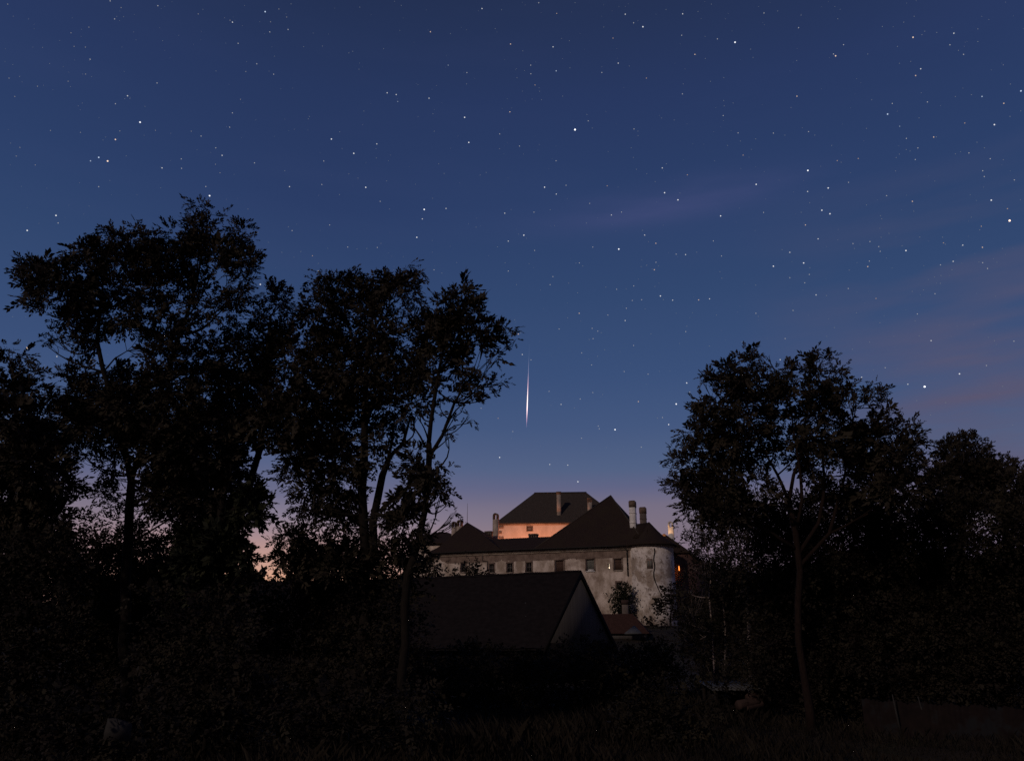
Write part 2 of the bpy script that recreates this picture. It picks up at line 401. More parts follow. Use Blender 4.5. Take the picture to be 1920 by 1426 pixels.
# double-stemmed tree
pxtree('locust_tree', 'tallest locust tree, two leaning stems parting low, highest point of the left group', 'tree', 24,
 [[(235, 1330, 11), (236, 1150, 9.5), (240, 1020, 8.5), (243, 950, 8), (246, 905, 7)],
  [(246, 905, 6), (238, 860, 5.5, -.2), (229, 808, 5, -.4), (212, 750, 4.5, -.6), (194, 697, 4.2, -.8), (182, 640, 3.8, -.9), (186, 590, 3, -.9), (192, 545, 2, -1), (194, 500, 1.2, -1)],
  [(186, 590, 2.2, -.9), (150, 565, 1.8, -1), (120, 540, 1.2, -1)],
  [(186, 590, 2, -.9), (215, 560, 1.6, -.8), (240, 520, 1.1, -.8)],
  [(194, 697, 1.8, -.8), (215, 672, 1.4, -.9), (238, 658, .8, -1)],
  [(246, 905, 5.5), (249, 889, 5.5, .2), (272, 820, 5, .5), (290, 768, 4.8, .6), (310, 710, 4.5, .8), (323, 670, 4.2, .9), (336, 627, 3.8, 1), (349, 595, 3.2, 1), (368, 533, 2.4, 1), (378, 480, 1.8, 1), (388, 430, 1.2, 1), (388, 400, .7, 1)],
  [(336, 627, 2.2, 1), (356, 608, 2, 1.2), (400, 590, 1.2, 1.4), (430, 560, .9, 1.4)],
  [(336, 627, 2, 1), (326, 600, 1.6, .9), (305, 560, 1.1, .6)]],
 [(36,510,16,7),(60,505,34,16),(85,515,40,22),(112,512,34,20),(70,490,24,8),(150,500,36,22),(168,478,34,20),(150,470,20,8),(205,455,34,20),(213,438,20,7),(240,450,26,16),(272,442,26,13),(262,430,16,5),(292,450,16,12),(215,490,48,28),(262,488,38,28),(283,505,20,18),(110,545,50,20),(60,538,30,10),(150,548,48,24),(200,538,46,26),(243,540,34,26),(275,555,22,18),(75,560,26,9),(115,575,36,9),(160,590,42,18),(200,592,30,16),(235,590,28,18),(128,612,34,9),(100,628,24,10),(85,640,12,7),(165,622,32,14),(195,618,20,12),(170,648,18,10),(152,652,12,14),(215,598,24,10),(208,690,28,9),(160,700,28,12),(228,700,18,8),(120,690,10,8),(135,712,22,14),
  (352,381,12,5),(378,388,20,9),(396,398,20,9),(416,404,12,6),(384,408,16,8),(360,425,30,12),(352,418,12,6),(395,428,26,10),(418,432,16,8),(446,424,16,7),(457,436,20,9),(474,448,12,5),(440,448,18,10),(326,440,22,13),(345,458,36,18),(385,460,40,20),(425,465,34,18),(318,470,26,18),(360,490,46,22),(405,488,34,14),(440,490,32,20),(465,482,22,14),(478,500,12,10),(320,508,34,22),(355,520,28,16),(460,512,24,18),(445,530,22,12),(440,552,28,12),(412,560,26,10),(300,540,30,22),(345,550,28,14),(380,572,34,12),(415,578,22,9),(292,575,30,16),(330,580,24,12),(268,600,20,14),(270,622,28,12),(305,612,34,14),(350,588,24,10),(282,648,32,14),(320,645,30,14),(300,672,30,12),(348,648,28,12),(385,640,22,10),(395,662,28,14),(355,675,30,14),
  (128,735,24,14),(160,742,34,20),(120,765,18,12),(150,780,32,14),(200,735,34,16),(195,765,40,22),(245,722,34,20),(240,755,40,24),(290,720,36,22),(335,710,36,22),(380,700,34,20),(290,760,40,24),(340,750,40,26),(385,745,36,26),(180,800,40,18),(235,795,42,22),(290,800,40,22),(345,795,40,26),(165,828,26,8),(205,832,30,14),(148,838,10,5),(160,857,10,8),(262,835,36,16),(310,838,40,24),(355,838,40,28),(395,800,34,26),(400,840,34,26),(210,868,22,9),(215,895,16,9),(290,875,36,18),(335,885,42,28),(380,885,40,30),(185,925,24,8),(205,918,18,10),(212,945,16,12),(290,920,34,22),(330,935,40,28),(265,960,20,14),(375,930,40,30),(418,890,30,26),(425,930,30,26)],
 group=G_L, density=112)
# ivy-clad tree
ivy_px = [(390,1000,40,40),(405,960,40,35),(420,1020,34,34),(380,1050,40,40),(430,985,28,26),(350,1010,34,34),(345,1060,36,30),(455,960,26,18),(478,965,18,9),(440,1010,18,14),(455,1035,14,14),(462,1050,10,18),(440,1060,24,18),(420,1075,30,18),(470,925,28,18),(490,940,20,14),(385,1100,50,30),(330,1100,40,26),(440,1095,26,12)]
pxtree('locust_tree', 'stocky dark tree smothered in ivy left of the bright gap of sky', 'tree', 23,
 [[(405, 1330, 14), (405, 1150, 13), (408, 1050, 11), (412, 980, 8), (420, 920, 6), (440, 850, 4)], [(412, 980, 5), (455, 940, 4), (495, 905, 2.5)]],
 ivy_px, density=150, spray=.24, group=None, leaf='ivyleaf')
# slim tree with small flat top
pxtree('locust_tree', 'slim locust tree with thin flat top between two bigger trees', 'tree', 26,
 [[(436, 1330, 8), (440, 1000, 7), (470, 900, 6.3), (488, 840, 6), (496, 760, 5), (500, 690, 4), (503, 640, 3), (508, 590, 2)], [(488, 860, 3.5), (455, 780, 2.5), (440, 700, 1.8), (436, 640, 1)]],
 [(498,550,14,6),(520,553,26,9),(548,556,18,8),(556,570,20,8),(505,572,24,9),(535,578,22,9),(495,600,28,12),(530,606,30,12),(490,585,16,7),(480,628,24,12),(515,632,32,14),(548,628,20,10),(500,655,28,12),(540,655,26,12),(440,590,22,8),(425,610,22,10),(450,615,26,11),(420,640,26,12),(455,645,30,16),(480,665,26,14),(430,668,26,12),(460,690,34,18),(415,690,22,14),(500,690,34,18),(425,722,30,18),(465,722,38,20),(510,715,34,18),(440,755,36,20),(485,755,36,20),(425,790,32,20),(465,790,38,18),(440,820,30,20),(430,850,26,18),(455,870,26,16),(475,805,28,10),(500,780,30,16),(452,905,20,14)],
 group=G_L, density=110)
# big central-left tree
pxtree('locust_tree', 'broad locust tree with straight central trunk, its top rising to a point at the right', 'tree', 23,
 [[(683, 1330, 11), (683, 1080, 10), (681, 966, 9), (683, 868, 7.5), (684, 784, 6.5), (685, 720, 5.2), (690, 640, 3.6), (700, 590, 2)],
  [(685, 720, 3.2), (668, 660, 2.6), (650, 600, 2.2), (642, 555, 1.2)],
  [(690, 640, 2.6), (715, 608, 2.4), (729, 580, 1.8), (731, 545, 1)],
  [(715, 608, 1.8), (745, 597, 1.4), (770, 590, .8)],
  [(690, 1080, 8), (699, 980, 8), (717, 891, 7), (731, 855, 4.5), (756, 830, 3.4), (770, 780, 2)],
  [(722, 880, 3.5), (735, 830, 2.5), (740, 780, 1.6)],
  [(712, 960, 4.5), (723, 947, 4.5), (750, 925, 3.4), (775, 905, 1.5)],
  [(683, 868, 3), (650, 820, 2.4), (610, 780, 1.4)], [(683, 784, 2.4), (720, 745, 1.9), (745, 705, 1)],
  [(682, 900, 3), (640, 880, 2.2), (590, 850, 1.2)]],
 [(590,525,20,10),(608,520,18,8),(586,545,18,9),(610,545,30,14),(640,520,18,8),(656,514,20,7),(630,535,28,12),(665,530,20,12),(650,548,36,14),(690,530,18,9),(700,540,14,7),(712,515,18,6),(735,520,24,9),(752,508,22,9),(770,500,18,8),(786,505,12,5),(745,530,34,12),(770,525,20,10),(783,520,8,7),(715,545,28,14),(752,550,30,12),(775,545,12,9),(782,556,8,6),(690,560,30,16),(730,568,34,14),(592,570,36,13),(582,552,10,5),(630,575,30,13),(750,575,20,10),(765,585,14,9),(600,590,36,12),(575,590,20,9),(645,600,22,11),(670,590,24,12),(705,598,36,14),(758,605,26,12),(585,615,30,12),(620,620,34,14),(660,625,36,16),(705,630,38,16),(748,630,34,14),(570,640,30,14),(605,650,36,15),(650,655,40,16),(695,662,40,18),(740,660,36,16),(775,640,22,14),(555,668,30,12),(590,682,38,15),(640,690,40,16),(685,698,38,18),(730,695,38,18),(770,680,26,16),(545,700,28,12),(580,715,38,15),(625,725,38,16),(670,730,38,16),(720,730,38,18),(765,715,28,14),(535,735,34,14),(575,750,38,15),(620,760,38,16),(665,765,34,16),(725,765,32,14),(765,750,24,14),(520,760,30,12),(555,780,38,14),(600,795,38,15),(645,800,34,15),(700,800,30,14),(750,785,24,14),(505,785,28,10),(530,810,36,13),(580,825,38,14),(630,835,34,14),(705,830,26,13),(520,838,26,9),(555,850,34,12),(600,862,38,14),(645,870,30,13),(705,865,20,10),(535,880,18,6),(570,888,34,12),(615,900,36,14),(650,910,28,14),(545,905,16,6),(575,920,26,10),(610,935,32,13),(650,950,30,14),(560,945,22,7),(590,965,26,9),(625,975,30,12),(665,990,26,14),(745,955,18,8),(730,975,16,10),(705,1010,20,16),
  (520,978,8,4),(540,1005,26,9),(515,1012,16,6),(570,1000,26,12),(560,1030,34,12),(530,1048,22,9),(510,1050,12,5),(600,1015,30,14),(600,1045,36,15),(555,1065,36,10),(645,1035,34,16),(640,1070,40,16),(690,1060,34,18),(735,1040,28,16),(745,1070,34,16),(590,1080,36,12)],
 group=G_L, density=115)
# right-most of the left group
pxtree('locust_tree', 'locust tree at the right end of the left group, bare forked trunk before the sky', 'tree', 21,
 [[(752, 1330, 9), (764, 1080, 8), (783, 1020, 7), (797, 955, 6.2), (803, 890, 6), (805, 850, 6), (804, 830, 5.4)],
  [(804, 830, 4.6), (808, 790, 4.2), (820, 713, 3.6), (828, 670, 3), (838, 620, 2), (850, 575, 1)],
  [(806, 852, 4), (815, 840, 3.8), (830, 815, 3.4), (841, 785, 3), (852, 755, 2.6), (864, 735, 1.8), (885, 705, 1)],
  [(798, 838, 2.2), (788, 818, 1.8), (776, 800, 1.2)],
  [(822, 700, 2.4), (848, 665, 2), (880, 645, 1.4), (915, 630, .8)], [(820, 713, 1.8), (800, 690, 1.4), (785, 660, .8)],
  [(836, 640, 1.6), (812, 615, 1.3), (795, 600, .8)]],
 [(838,556,14,5),(858,550,22,8),(880,552,20,7),(898,550,8,6),(835,570,22,10),(866,568,28,12),(893,572,16,10),(798,572,8,7),(808,588,20,10),(836,592,30,13),(872,590,30,13),(898,594,12,9),(795,605,20,10),(822,615,32,14),(862,615,34,14),(892,612,20,10),(915,618,20,8),(938,615,18,8),(955,625,14,8),(965,638,7,7),(925,632,26,8),(895,632,26,10),(860,640,36,12),(818,640,30,14),(945,640,12,6),(875,655,24,8),(835,662,28,11),(800,660,24,14),(905,648,10,6),(930,646,12,6),(800,690,26,14),(840,685,18,8),(872,680,26,10),(850,700,20,8),(892,690,20,8),(920,672,18,7),(932,668,8,4),(880,706,26,9),(908,700,16,7),(930,712,18,7),(945,716,10,4),(910,718,20,7),(885,728,20,7),(850,722,16,8),(800,720,24,14),(780,700,20,16),(905,738,10,5),(920,742,6,4),(875,742,18,6),(893,735,6,8),(845,745,14,7),(790,750,24,12),(820,745,12,8),(868,762,10,5),(878,778,8,5),(886,790,7,7),(856,770,8,5),(838,805,9,4),(846,813,6,4),(775,765,18,10),
  (775,845,20,10),(785,868,24,11),(815,866,14,8),(800,885,28,11),(826,888,16,9),(838,878,9,5),(770,885,24,14),(815,905,26,9),(838,905,9,6),(780,910,28,13),(828,920,18,8),(845,925,7,4),(815,930,18,7),(840,940,10,5),(850,958,9,7),(846,974,8,6),(858,980,6,6),(770,935,28,14),(760,965,28,14),(776,985,18,12),(803,975,8,12),(808,988,7,7),(745,990,22,14),(770,1010,22,12),(755,1030,26,14),(790,1055,18,9)],
 group=G_L, density=112, thick=(760, 200, 1.5))

G_R = 'trees on the right'
pxtree('locust_tree', 'broad spreading locust tree right of the castle tower, reddish curved trunk below', 'tree', 25,
 [[(1523, 1378, 11), (1518, 1330, 8.5), (1508, 1270, 7), (1497, 1200, 6.5), (1496, 1130, 6.2), (1500, 1070, 6), (1492, 1000, 6), (1479, 941, 5.5)],
  [(1479, 941, 3.6), (1468, 912, 3.2), (1458, 890, 2.6, -.3), (1437, 853, 2, -.6), (1417, 810, 1.5, -.8), (1400, 760, 1, -1)],
  [(1479, 941, 3.6), (1488, 890, 3.2, .4), (1500, 860, 2.8, .5), (1508, 800, 2.2, .6), (1520, 740, 1.4, .6)],
  [(1492, 1000, 3.5), (1504, 937, 3.2), (1501, 890, 2.6), (1490, 820, 1.8), (1480, 750, 1)],
  [(1496, 1040, 4), (1535, 980, 3.5), (1544, 930, 3.2), (1546, 897, 2.4), (1540, 830, 1.4)],
  [(1500, 1060, 4), (1555, 1000, 3.6), (1574, 930, 3.2), (1584, 890, 2.6), (1603, 870, 2), (1640, 850, 1.2)],
  [(1495, 1030, 4), (1425, 985, 3.6), (1399, 930, 3, .4), (1388, 880, 2.2, .5), (1372, 830, 1.6, .6), (1366, 780, 1, .6)],
  [(1584, 890, 2), (1592, 820, 1.6), (1605, 765, 1.1), (1650, 765, .6)],
  [(1437, 853, 1.6, -.6), (1400, 830, 1.2, -.9), (1340, 800, .8, -1)], [(1399, 930, 2, .4), (1350, 900, 1.5, .4), (1300, 880, .8, .4)]],
 [(1398,662,16,6),(1420,668,18,7),(1436,665,9,4),(1385,680,26,11),(1410,685,24,12),(1432,682,12,6),(1362,700,26,12),(1392,705,30,14),(1326,708,14,6),(1336,722,24,11),(1318,714,8,4),(1365,728,32,14),(1400,730,30,14),(1430,708,12,8),(1450,696,20,7),(1470,700,22,9),(1490,700,16,8),(1440,722,26,12),(1472,722,30,12),(1530,662,14,7),(1545,668,14,7),(1540,682,26,9),(1566,680,14,5),(1578,692,10,7),(1525,700,28,12),(1558,700,22,9),(1505,700,14,8),(1505,720,28,13),(1540,725,34,14),(1570,722,20,10),(1595,728,22,8),(1620,732,18,8),(1638,722,16,7),(1650,728,10,5),(1630,740,24,7),(1600,745,26,9),(1340,745,26,12),(1330,765,26,12),(1370,755,34,15),(1410,758,30,14),(1445,750,28,13),(1480,752,32,14),(1515,752,32,14),(1550,752,34,14),(1580,760,28,10),(1628,760,18,6),(1652,760,18,6),(1672,764,16,5),(1688,768,8,5),(1310,775,18,8),(1312,790,22,9),(1350,782,34,14),(1390,788,34,14),(1430,785,32,14),(1470,788,34,14),(1512,785,36,14),(1555,785,36,14),(1595,785,32,11),(1630,790,24,10),(1650,795,20,8),(1682,795,12,6),(1700,795,18,8),(1714,806,14,7),(1724,812,8,5),(1672,808,24,9),(1705,822,22,9),(1720,835,12,9),(1278,808,10,5),(1292,812,18,9),(1286,826,18,8),(1322,810,30,12),(1360,818,34,13),(1400,820,34,13),(1440,818,30,11),(1480,820,36,13),(1522,822,36,13),(1565,820,36,13),(1608,820,36,12),(1648,822,34,12),(1688,838,30,12),(1262,842,12,6),(1282,842,18,9),(1312,842,28,12),(1350,848,34,13),(1390,852,30,11),(1425,850,22,9),(1460,852,24,9),(1520,852,32,10),(1560,850,34,11),(1602,848,34,11),(1645,850,34,12),(1685,860,32,12),(1718,858,18,9),(1254,852,8,5),(1270,862,18,9),(1300,868,26,11),(1336,878,30,11),(1370,882,26,9),(1268,878,14,6),(1425,872,18,7),(1530,876,26,8),(1575,872,18,8),(1610,876,30,10),(1650,880,34,11),(1692,885,30,12),(1725,880,16,10),(1257,900,12,5),(1275,905,20,8),(1262,912,12,6),(1300,900,26,11),(1330,908,30,11),(1365,910,24,9),(1278,922,18,7),(1300,932,20,8),(1285,935,8,5),(1335,928,24,8),(1420,905,22,9),(1440,918,16,8),(1530,905,16,9),(1600,905,22,10),(1635,910,32,12),(1675,915,32,14),(1715,915,30,14),(1318,948,30,13),(1358,940,32,15),(1398,948,30,15),(1372,965,30,14),(1440,945,20,10),(1555,925,24,12),(1585,935,26,12),(1540,950,26,12)],
 group=None, density=112, bark='bark_red', spray=.42, thick=(770, 110, 2.2))
pxtree('locust_tree', 'small flat-topped tree right of the big spreading tree', 'tree', 30,
 [[(1800, 1330, 8), (1803, 1000, 7), (1806, 930, 5), (1808, 880, 3.4), (1812, 850, 2)], [(1806, 930, 3), (1770, 895, 2), (1755, 880, 1)]],
 [(1774,828,12,5),(1790,830,16,6),(1806,825,18,6),(1826,827,18,7),(1844,835,10,6),(1785,843,24,7),(1815,842,26,8),(1838,845,12,8),(1795,856,20,6),(1825,860,24,9),(1800,872,30,10),(1835,872,20,8),(1760,873,14,6),(1775,885,26,9),(1760,895,22,11),(1800,892,32,12),(1838,893,26,11),(1770,915,30,14),(1810,915,34,14),(1845,918,26,14)],
 group=G_R, density=125)
pxtree('locust_tree', 'low bushy tree cut off by the right edge of the photo', 'tree', 29,
 [[(1885, 1330, 8), (1886, 1000, 7), (1884, 930, 5), (1880, 890, 3)]],
 [(1868,866,16,7),(1882,862,10,5),(1893,874,16,7),(1905,882,10,6),(1862,880,18,8),(1880,888,26,9),(1905,900,22,9),(1918,888,10,6),(1858,900,20,9),(1890,915,32,12),(1925,910,24,14),(1870,935,34,14),(1910,940,34,16)],
 group=G_R, density=125)

# ---------------------------------------------------------------- dark undergrowth: bushes and low trees, one thing each
def bush(name, label, cat, depth, x0, x1, prof, ybot, step, leaf='leaf2', group=None, density=60, spray=.28, ll=.085, lw=.028, pairs=3, spread=1.2, bark='bark', stem=None, **k):
    bl = jitter_fill(x0, x1, prof, ybot, step)
    xm = stem if stem else (x0 + x1) / 2
    yt = float(np.interp(xm, [q[0] for q in prof], [q[1] for q in prof]))
    p = at(xm, ybot, depth); zb = float(terrain(p[0], p[1]))
    tr = [[(xm, ybot, 4), (xm + 3, (ybot * 2 + yt) / 3, 3), (xm - 2, (ybot + 2 * yt) / 3, 2)]]
    return pxtree(name, label, cat, depth, tr, bl, group, density * 1.9, spray, ll, lw, pairs, spread, leaf, bark, (p[0], p[1], zb), clump=.22, flat=.6, thick=(5000, 1, 1), **k)
G_B = 'dark bushes under the trees'
bush('bush', 'dark bush before the barn roof, between the forked trunk and a yellowish bush', 'bush', 35, 785, 895, [(785, 1225), (840, 1205), (895, 1225)], 1340, 40, group=G_B)
bush('bush', 'tall dark bush under the leftmost tree', 'bush', 20, -30, 130, [(-30, 1020), (60, 1025), (130, 1005)], 1330, 44, group=G_B, density=84)
bush('bush', 'loose dark bush with sky showing through, under the tallest tree', 'bush', 27, 130, 290, [(130, 1000), (175, 965), (200, 990), (240, 1006), (290, 1000)], 1330, 38, group=G_B, density=80)
bush('bush', 'dark bush filling the space between the tallest tree and the ivy tree', 'bush', 28, 250, 400, [(250, 1040), (300, 1010), (350, 1040), (400, 1080)], 1330, 42, group=G_B, density=90)
bush('bush', 'low dark bush at the foot of the ivy-clad tree', 'bush', 19, 300, 480, [(300, 1130), (390, 1110), (440, 1130), (480, 1200)], 1345, 46, group=G_B)
bush('bush', 'dark bush under the broad tree, right of the sky gap', 'bush', 25, 500, 640, [(500, 1095), (560, 1075), (640, 1080)], 1335, 44, group=G_B)
bush('bush', 'dark bush at the foot of the straight central trunk', 'bush', 24.5, 620, 740, [(620, 1080), (700, 1070), (740, 1100)], 1335, 44, group=G_B)
bush('bush', 'dark shrub beside the forked trunk, before the barn roof', 'bush', 23, 720, 800, [(720, 1080), (760, 1090), (800, 1190)], 1335, 42, group=G_B, density=48)
bush('bush', 'yellowish green bush before the barn, left of its gable', 'bush', 34, 880, 1015, [(880, 1240), (950, 1215), (1015, 1235)], 1345, 40, leaf='leaf3', group=G_B, density=50)
bush('bush', 'rounded bush growing against the grey barn gable', 'bush', 33, 1015, 1140, [(1015, 1240), (1060, 1205), (1100, 1195), (1140, 1215)], 1345, 40, leaf='leaf3', group=G_B, density=46)
bush('bush', 'dark bush below the red roof and round tower', 'bush', 36, 1130, 1270, [(1130, 1218), (1190, 1208), (1230, 1200), (1270, 1200)], 1345, 40, group=G_B)
bush('bush', 'low weedy bush left of the low tin roof', 'bush', 22, 1180, 1340, [(1180, 1290), (1260, 1270), (1340, 1290)], 1375, 44, leaf='leaf3', group=G_B, density=46)
bush('bush', 'dark thicket behind the pale birch stem and tin roof', 'bush', 46, 1330, 1500, [(1330, 1110), (1400, 1080), (1500, 1100)], 1310, 48, group=G_B, density=115)
bush('bush', 'tall dark thicket behind the reddish curved trunk', 'bush', 28.5, 1440, 1600, [(1440, 975), (1500, 950), (1560, 935), (1600, 938)], 1320, 52, group=G_B, density=115)
bush('bush', 'tall dark thicket right of the reddish curved trunk', 'bush', 28, 1590, 1760, [(1590, 938), (1650, 942), (1760, 942)], 1320, 52, group=G_B, density=115)
bush('bush', 'tall dark thicket above the garden wall, at the right edge', 'bush', 27, 1740, 1960, [(1740, 950), (1800, 945), (1960, 955)], 1320, 52, group=G_B, density=115)
bush('bush', 'dark weeds at the bottom left corner around a pale stone', 'bush', 16, 20, 330, [(20, 1330), (120, 1300), (240, 1310), (330, 1340)], 1425, 56, group=G_B, density=36)
bush('bush', 'broad dark weeds in the bottom middle of the photo', 'bush', 18, 480, 800, [(480, 1300), (600, 1270), (800, 1300)], 1400, 56, group=G_B, density=40)
# birch with hanging twigs right of the tower
bl = [q for q in jitter_fill(1336, 1440, [(1336, 950), (1345, 940), (1380, 930), (1440, 960)], 1300, 34) if not (1380 - q[2] < q[0] < 1428 + q[2] and q[1] > 1140)]
pxtree('birch_tree', 'pale-stemmed birch right of the tower, fine twigs hanging at its edge', 'tree', 39,
 [[(1405, 1320, 4.5), (1406, 1270, 4), (1404, 1200, 3.2), (1403, 1160, 2.8), (1398, 1080, 2.2), (1385, 1000, 1.5), (1370, 950, 1)],
  [(1406, 1258, 2), (1414, 1240, 1.5), (1435, 1215, 1)], [(1340, 1300, 1.6), (1336, 1180, 1.5), (1330, 1120, 1.4), (1334, 1070, 1.3), (1320, 1000, .8)], [(1358, 1300, 1.4), (1360, 1180, 1.3), (1352, 1090, 1.2)]],
 bl + [(1292, 965, 4, 14), (1289, 988, 3, 14), (1297, 1000, 5, 18), (1303, 965, 8, 14), (1304, 985, 8, 18), (1300, 1060, 12, 14), (1295, 1100, 14, 14), (1290, 1130, 14, 12), (1285, 1160, 16, 12), (1280, 1190, 16, 12), (1312, 1020, 12, 18), (1316, 1060, 14, 20), (1312, 1110, 14, 20), (1308, 1150, 16, 18), (1312, 1190, 18, 18)],
 density=80, spray=.32, ll=.11, lw=.03, pairs=3, thick=(5000, 1, 1), leaf='leaf2', bark='birch', up=-1.2, clump=.35, spread=2.5)

wood = []
for x0, x1, yt, dpt in ((-500, 560, 1092, 150), (1285, 2500, 1075, 165)):
    for q in jitter_fill(x0, x1, [(x0, yt), ((x0 * 2 + x1) / 3, yt - 8), (x1, yt + 2)], 1215, 44):
        c_ = at(q[0], q[1], dpt + rng.normal() * 4); k_ = depth_of(c_) / F; wood.append((c_, q[2] * k_, q[3] * k_, 3.0, 1.0))
V = crown_from(wood, 4.0, 1.4, .75, .26, 3, clump=.8, flat=.7)
tag(raw('distant_woods', V, np.arange(len(V)), np.full(len(V) // 4, 4), M['leaf2']), 'dark belt of woods on the horizon behind the trees', 'woods', kind='stuff')
# ---------------------------------------------------------------- barn
R = at(1087, 1075, 58)
bf = Frame(R, 24, 35)          # u runs left along the ridge, v runs into the picture
zr = R[2]; hw = 4.65; rise = hw * math.tan(math.radians(46)); ze = zr - rise; LEN = 30.0
barn = thing('barn', bf.W(LEN / 2, 0, 0), 'long dark barn with steep roof and grey pointed gable below the castle', 'barn')
mb = MB()
mb.hexa([bf.W(0, -hw + .35, -.3), bf.W(LEN, -hw + .35, -.3), bf.W(LEN, hw - .35, -.3), bf.W(0, hw - .35, -.3)],
        [bf.W(0, -hw + .35, ze + .2), bf.W(LEN, -hw + .35, ze + .2), bf.W(LEN, hw - .35, ze + .2), bf.W(0, hw - .35, ze + .2)])
mb.build('wall', M['wood'], barn)
mb = MB()
for u in (.02, LEN - .1):
    mb = MB(); mb.hexa([bf.W(u, -hw + .3, ze + .2), bf.W(u + .12, -hw + .3, ze + .2), bf.W(u + .12, hw - .3, ze + .2), bf.W(u, hw - .3, ze + .2)],
            [bf.W(u, -.02, zr - .12), bf.W(u + .12, -.02, zr - .12), bf.W(u + .12, .02, zr - .12), bf.W(u, .02, zr - .12)])
    mb.build('gable', M['gable'], barn)
mb = MB(); t_ = .14; ku = np.linspace(-.10, LEN + .3, 91)
sag = lambda u: -.10 * math.sin(math.pi * np.clip(u / LEN, 0, 1)) + .02 * math.sin(u * 2.1)
e = 1.06; nc = 34
for sgn in (-1, 1):
    for o_ in (0, 1):
        k0 = len(mb.v)
        for j in range(nc * 2):
            c_ = (j + 1) // 2; f = c_ / nc; lift = (.035 if j % 2 else 0) + (t_ if o_ else 0)
            for u in ku: mb.v.append(tuple(bf.W(u, sgn * hw * e * f, zr - rise * e * f + sag(u) * (1 - .4 * f) + lift + .012 * math.sin(u * 5.1 + c_ * 2.3) + .01 * math.sin(u * 11 + c_))))
        m_ = len(ku)
        for j in range(nc * 2 - 1):
            for i in range(m_ - 1):
                q = [k0 + j * m_ + i, k0 + j * m_ + i + 1, k0 + (j + 1) * m_ + i + 1, k0 + (j + 1) * m_ + i]
                mb.f.append(q if (sgn > 0) == bool(o_) else q[::-1])
mb.build('roof', M['tiles_barn'], barn)
mb = MB()
for sgn in (-1, 1):
    a0, a1 = -.16, -.105
    q = [(a0, 0, zr + .19), (a0, sgn * hw * 1.07, zr - rise * 1.07 + .19)]
    lo = [bf.W(a0, 0, zr - .2), bf.W(a0, sgn * hw * 1.07, zr - rise * 1.07 - .2), bf.W(a1, sgn * hw * 1.07, zr - rise * 1.07 - .2), bf.W(a1, 0, zr - .2)]
    mb.hexa(lo, [p + np.array([0, 0, .36]) for p in lo])
mb.build('barge_board', M['wood'], barn)
mb = MB(); mb.tube([bf.W(u, 0, zr + sag(u) + .15) for u in ku], [.11] * len(ku), 6); mb.build('ridge_tiles', M['tiles_barn'], barn)

# ---------------------------------------------------------------- castle
A = at(1172, 1023, 130); cf = Frame(A, 19.9); zE = A[2]
uL = cf.pick(806, 1037, 0)[0]
Zb = 4.0
castle = thing('castle', cf.W(8, 6, terrain(22, 134)), 'old plastered castle with round corner tower, steep roofs and tall chimneys on the hill', 'castle')
TC_u, TC_v = cf.pick(1219, 1022, 2.4)[0], 2.4
TR = 42.3 / F * depth_of(cf.W(TC_u, TC_v, zE))
def holes_wall(name, fr, v, u0, u1, z0, z1, holes, m, depth=.35):
    us = sorted({u0, u1, *[h[0] for h in holes], *[h[1] for h in holes]}); zs = sorted({z0, z1, *[h[2] for h in holes], *[h[3] for h in holes]})
    mb = MB()
    for i in range(len(us) - 1):
        for j in range(len(zs) - 1):
            um, zm = (us[i] + us[i + 1]) / 2, (zs[j] + zs[j + 1]) / 2
            if any(h[0] < um < h[1] and h[2] < zm < h[3] for h in holes): continue
            mb.poly([fr.W(us[i + 1], v, zs[j]), fr.W(us[i], v, zs[j]), fr.W(us[i], v, zs[j + 1]), fr.W(us[i + 1], v, zs[j + 1])])
    for a, b, c, d in holes:
        for q in ([(a, c), (b, c)], [(b, c), (b, d)], [(b, d), (a, d)], [(a, d), (a, c)]):
            (p, r), (s, t) = q
            mb.poly([fr.W(p, v, r), fr.W(s, v, t), fr.W(s, v + depth, t), fr.W(p, v + depth, r)])
    return mb
wins = [(917.6, 926.3, 1057, 1073, 'w'), (951, 961, 1055.7, 1072.5, 'w'), (986.7, 996.7, 1054.5, 1072, 'w'), (1041.5, 1056.5, 1050, 1072.5, 'shutter'),
        (1099.5, 1114, 1048, 1069.5, 'shutter_grey'), (1151.8, 1165.8, 1047.2, 1068.5, 'shutter_dark'), (1156, 1164.6, 1092, 1104, 'w'), (864.5, 873, 1054, 1072, 'w'), (1139.2, 1143.8, 1056.5, 1066, 'niche')]
H = []
for x0, x1, y0, y1, k in wins:
    ua = cf.pick(x1, (y0 + y1) / 2, 0)[0]; ub = cf.pick(x0, (y0 + y1) / 2, 0)[0]
    zt = cf.pick((x0 + x1) / 2, y0, 0)[1]; zb2 = cf.pick((x0 + x1) / 2, y1, 0)[1]
    H.append((ua, ub, zb2, zt, k))
u_tow = TC_u + 1.0
mb = holes_wall('wall', cf, 0, u_tow, uL, Zb - 2, zE, [h[:4] for h in H], M['plaster'], .32)
mb.poly([cf.W(uL, 0, Zb - 2), cf.W(uL, 0, zE), cf.W(uL, 11, zE), cf.W(uL, 11, Zb - 2)])
mb.poly([cf.W(uL, 11, Zb - 2), cf.W(uL, 11, zE), cf.W(u_tow, 11, zE), cf.W(u_tow, 11, Zb - 2)])
mb.build('wall', M['plaster'], castle)
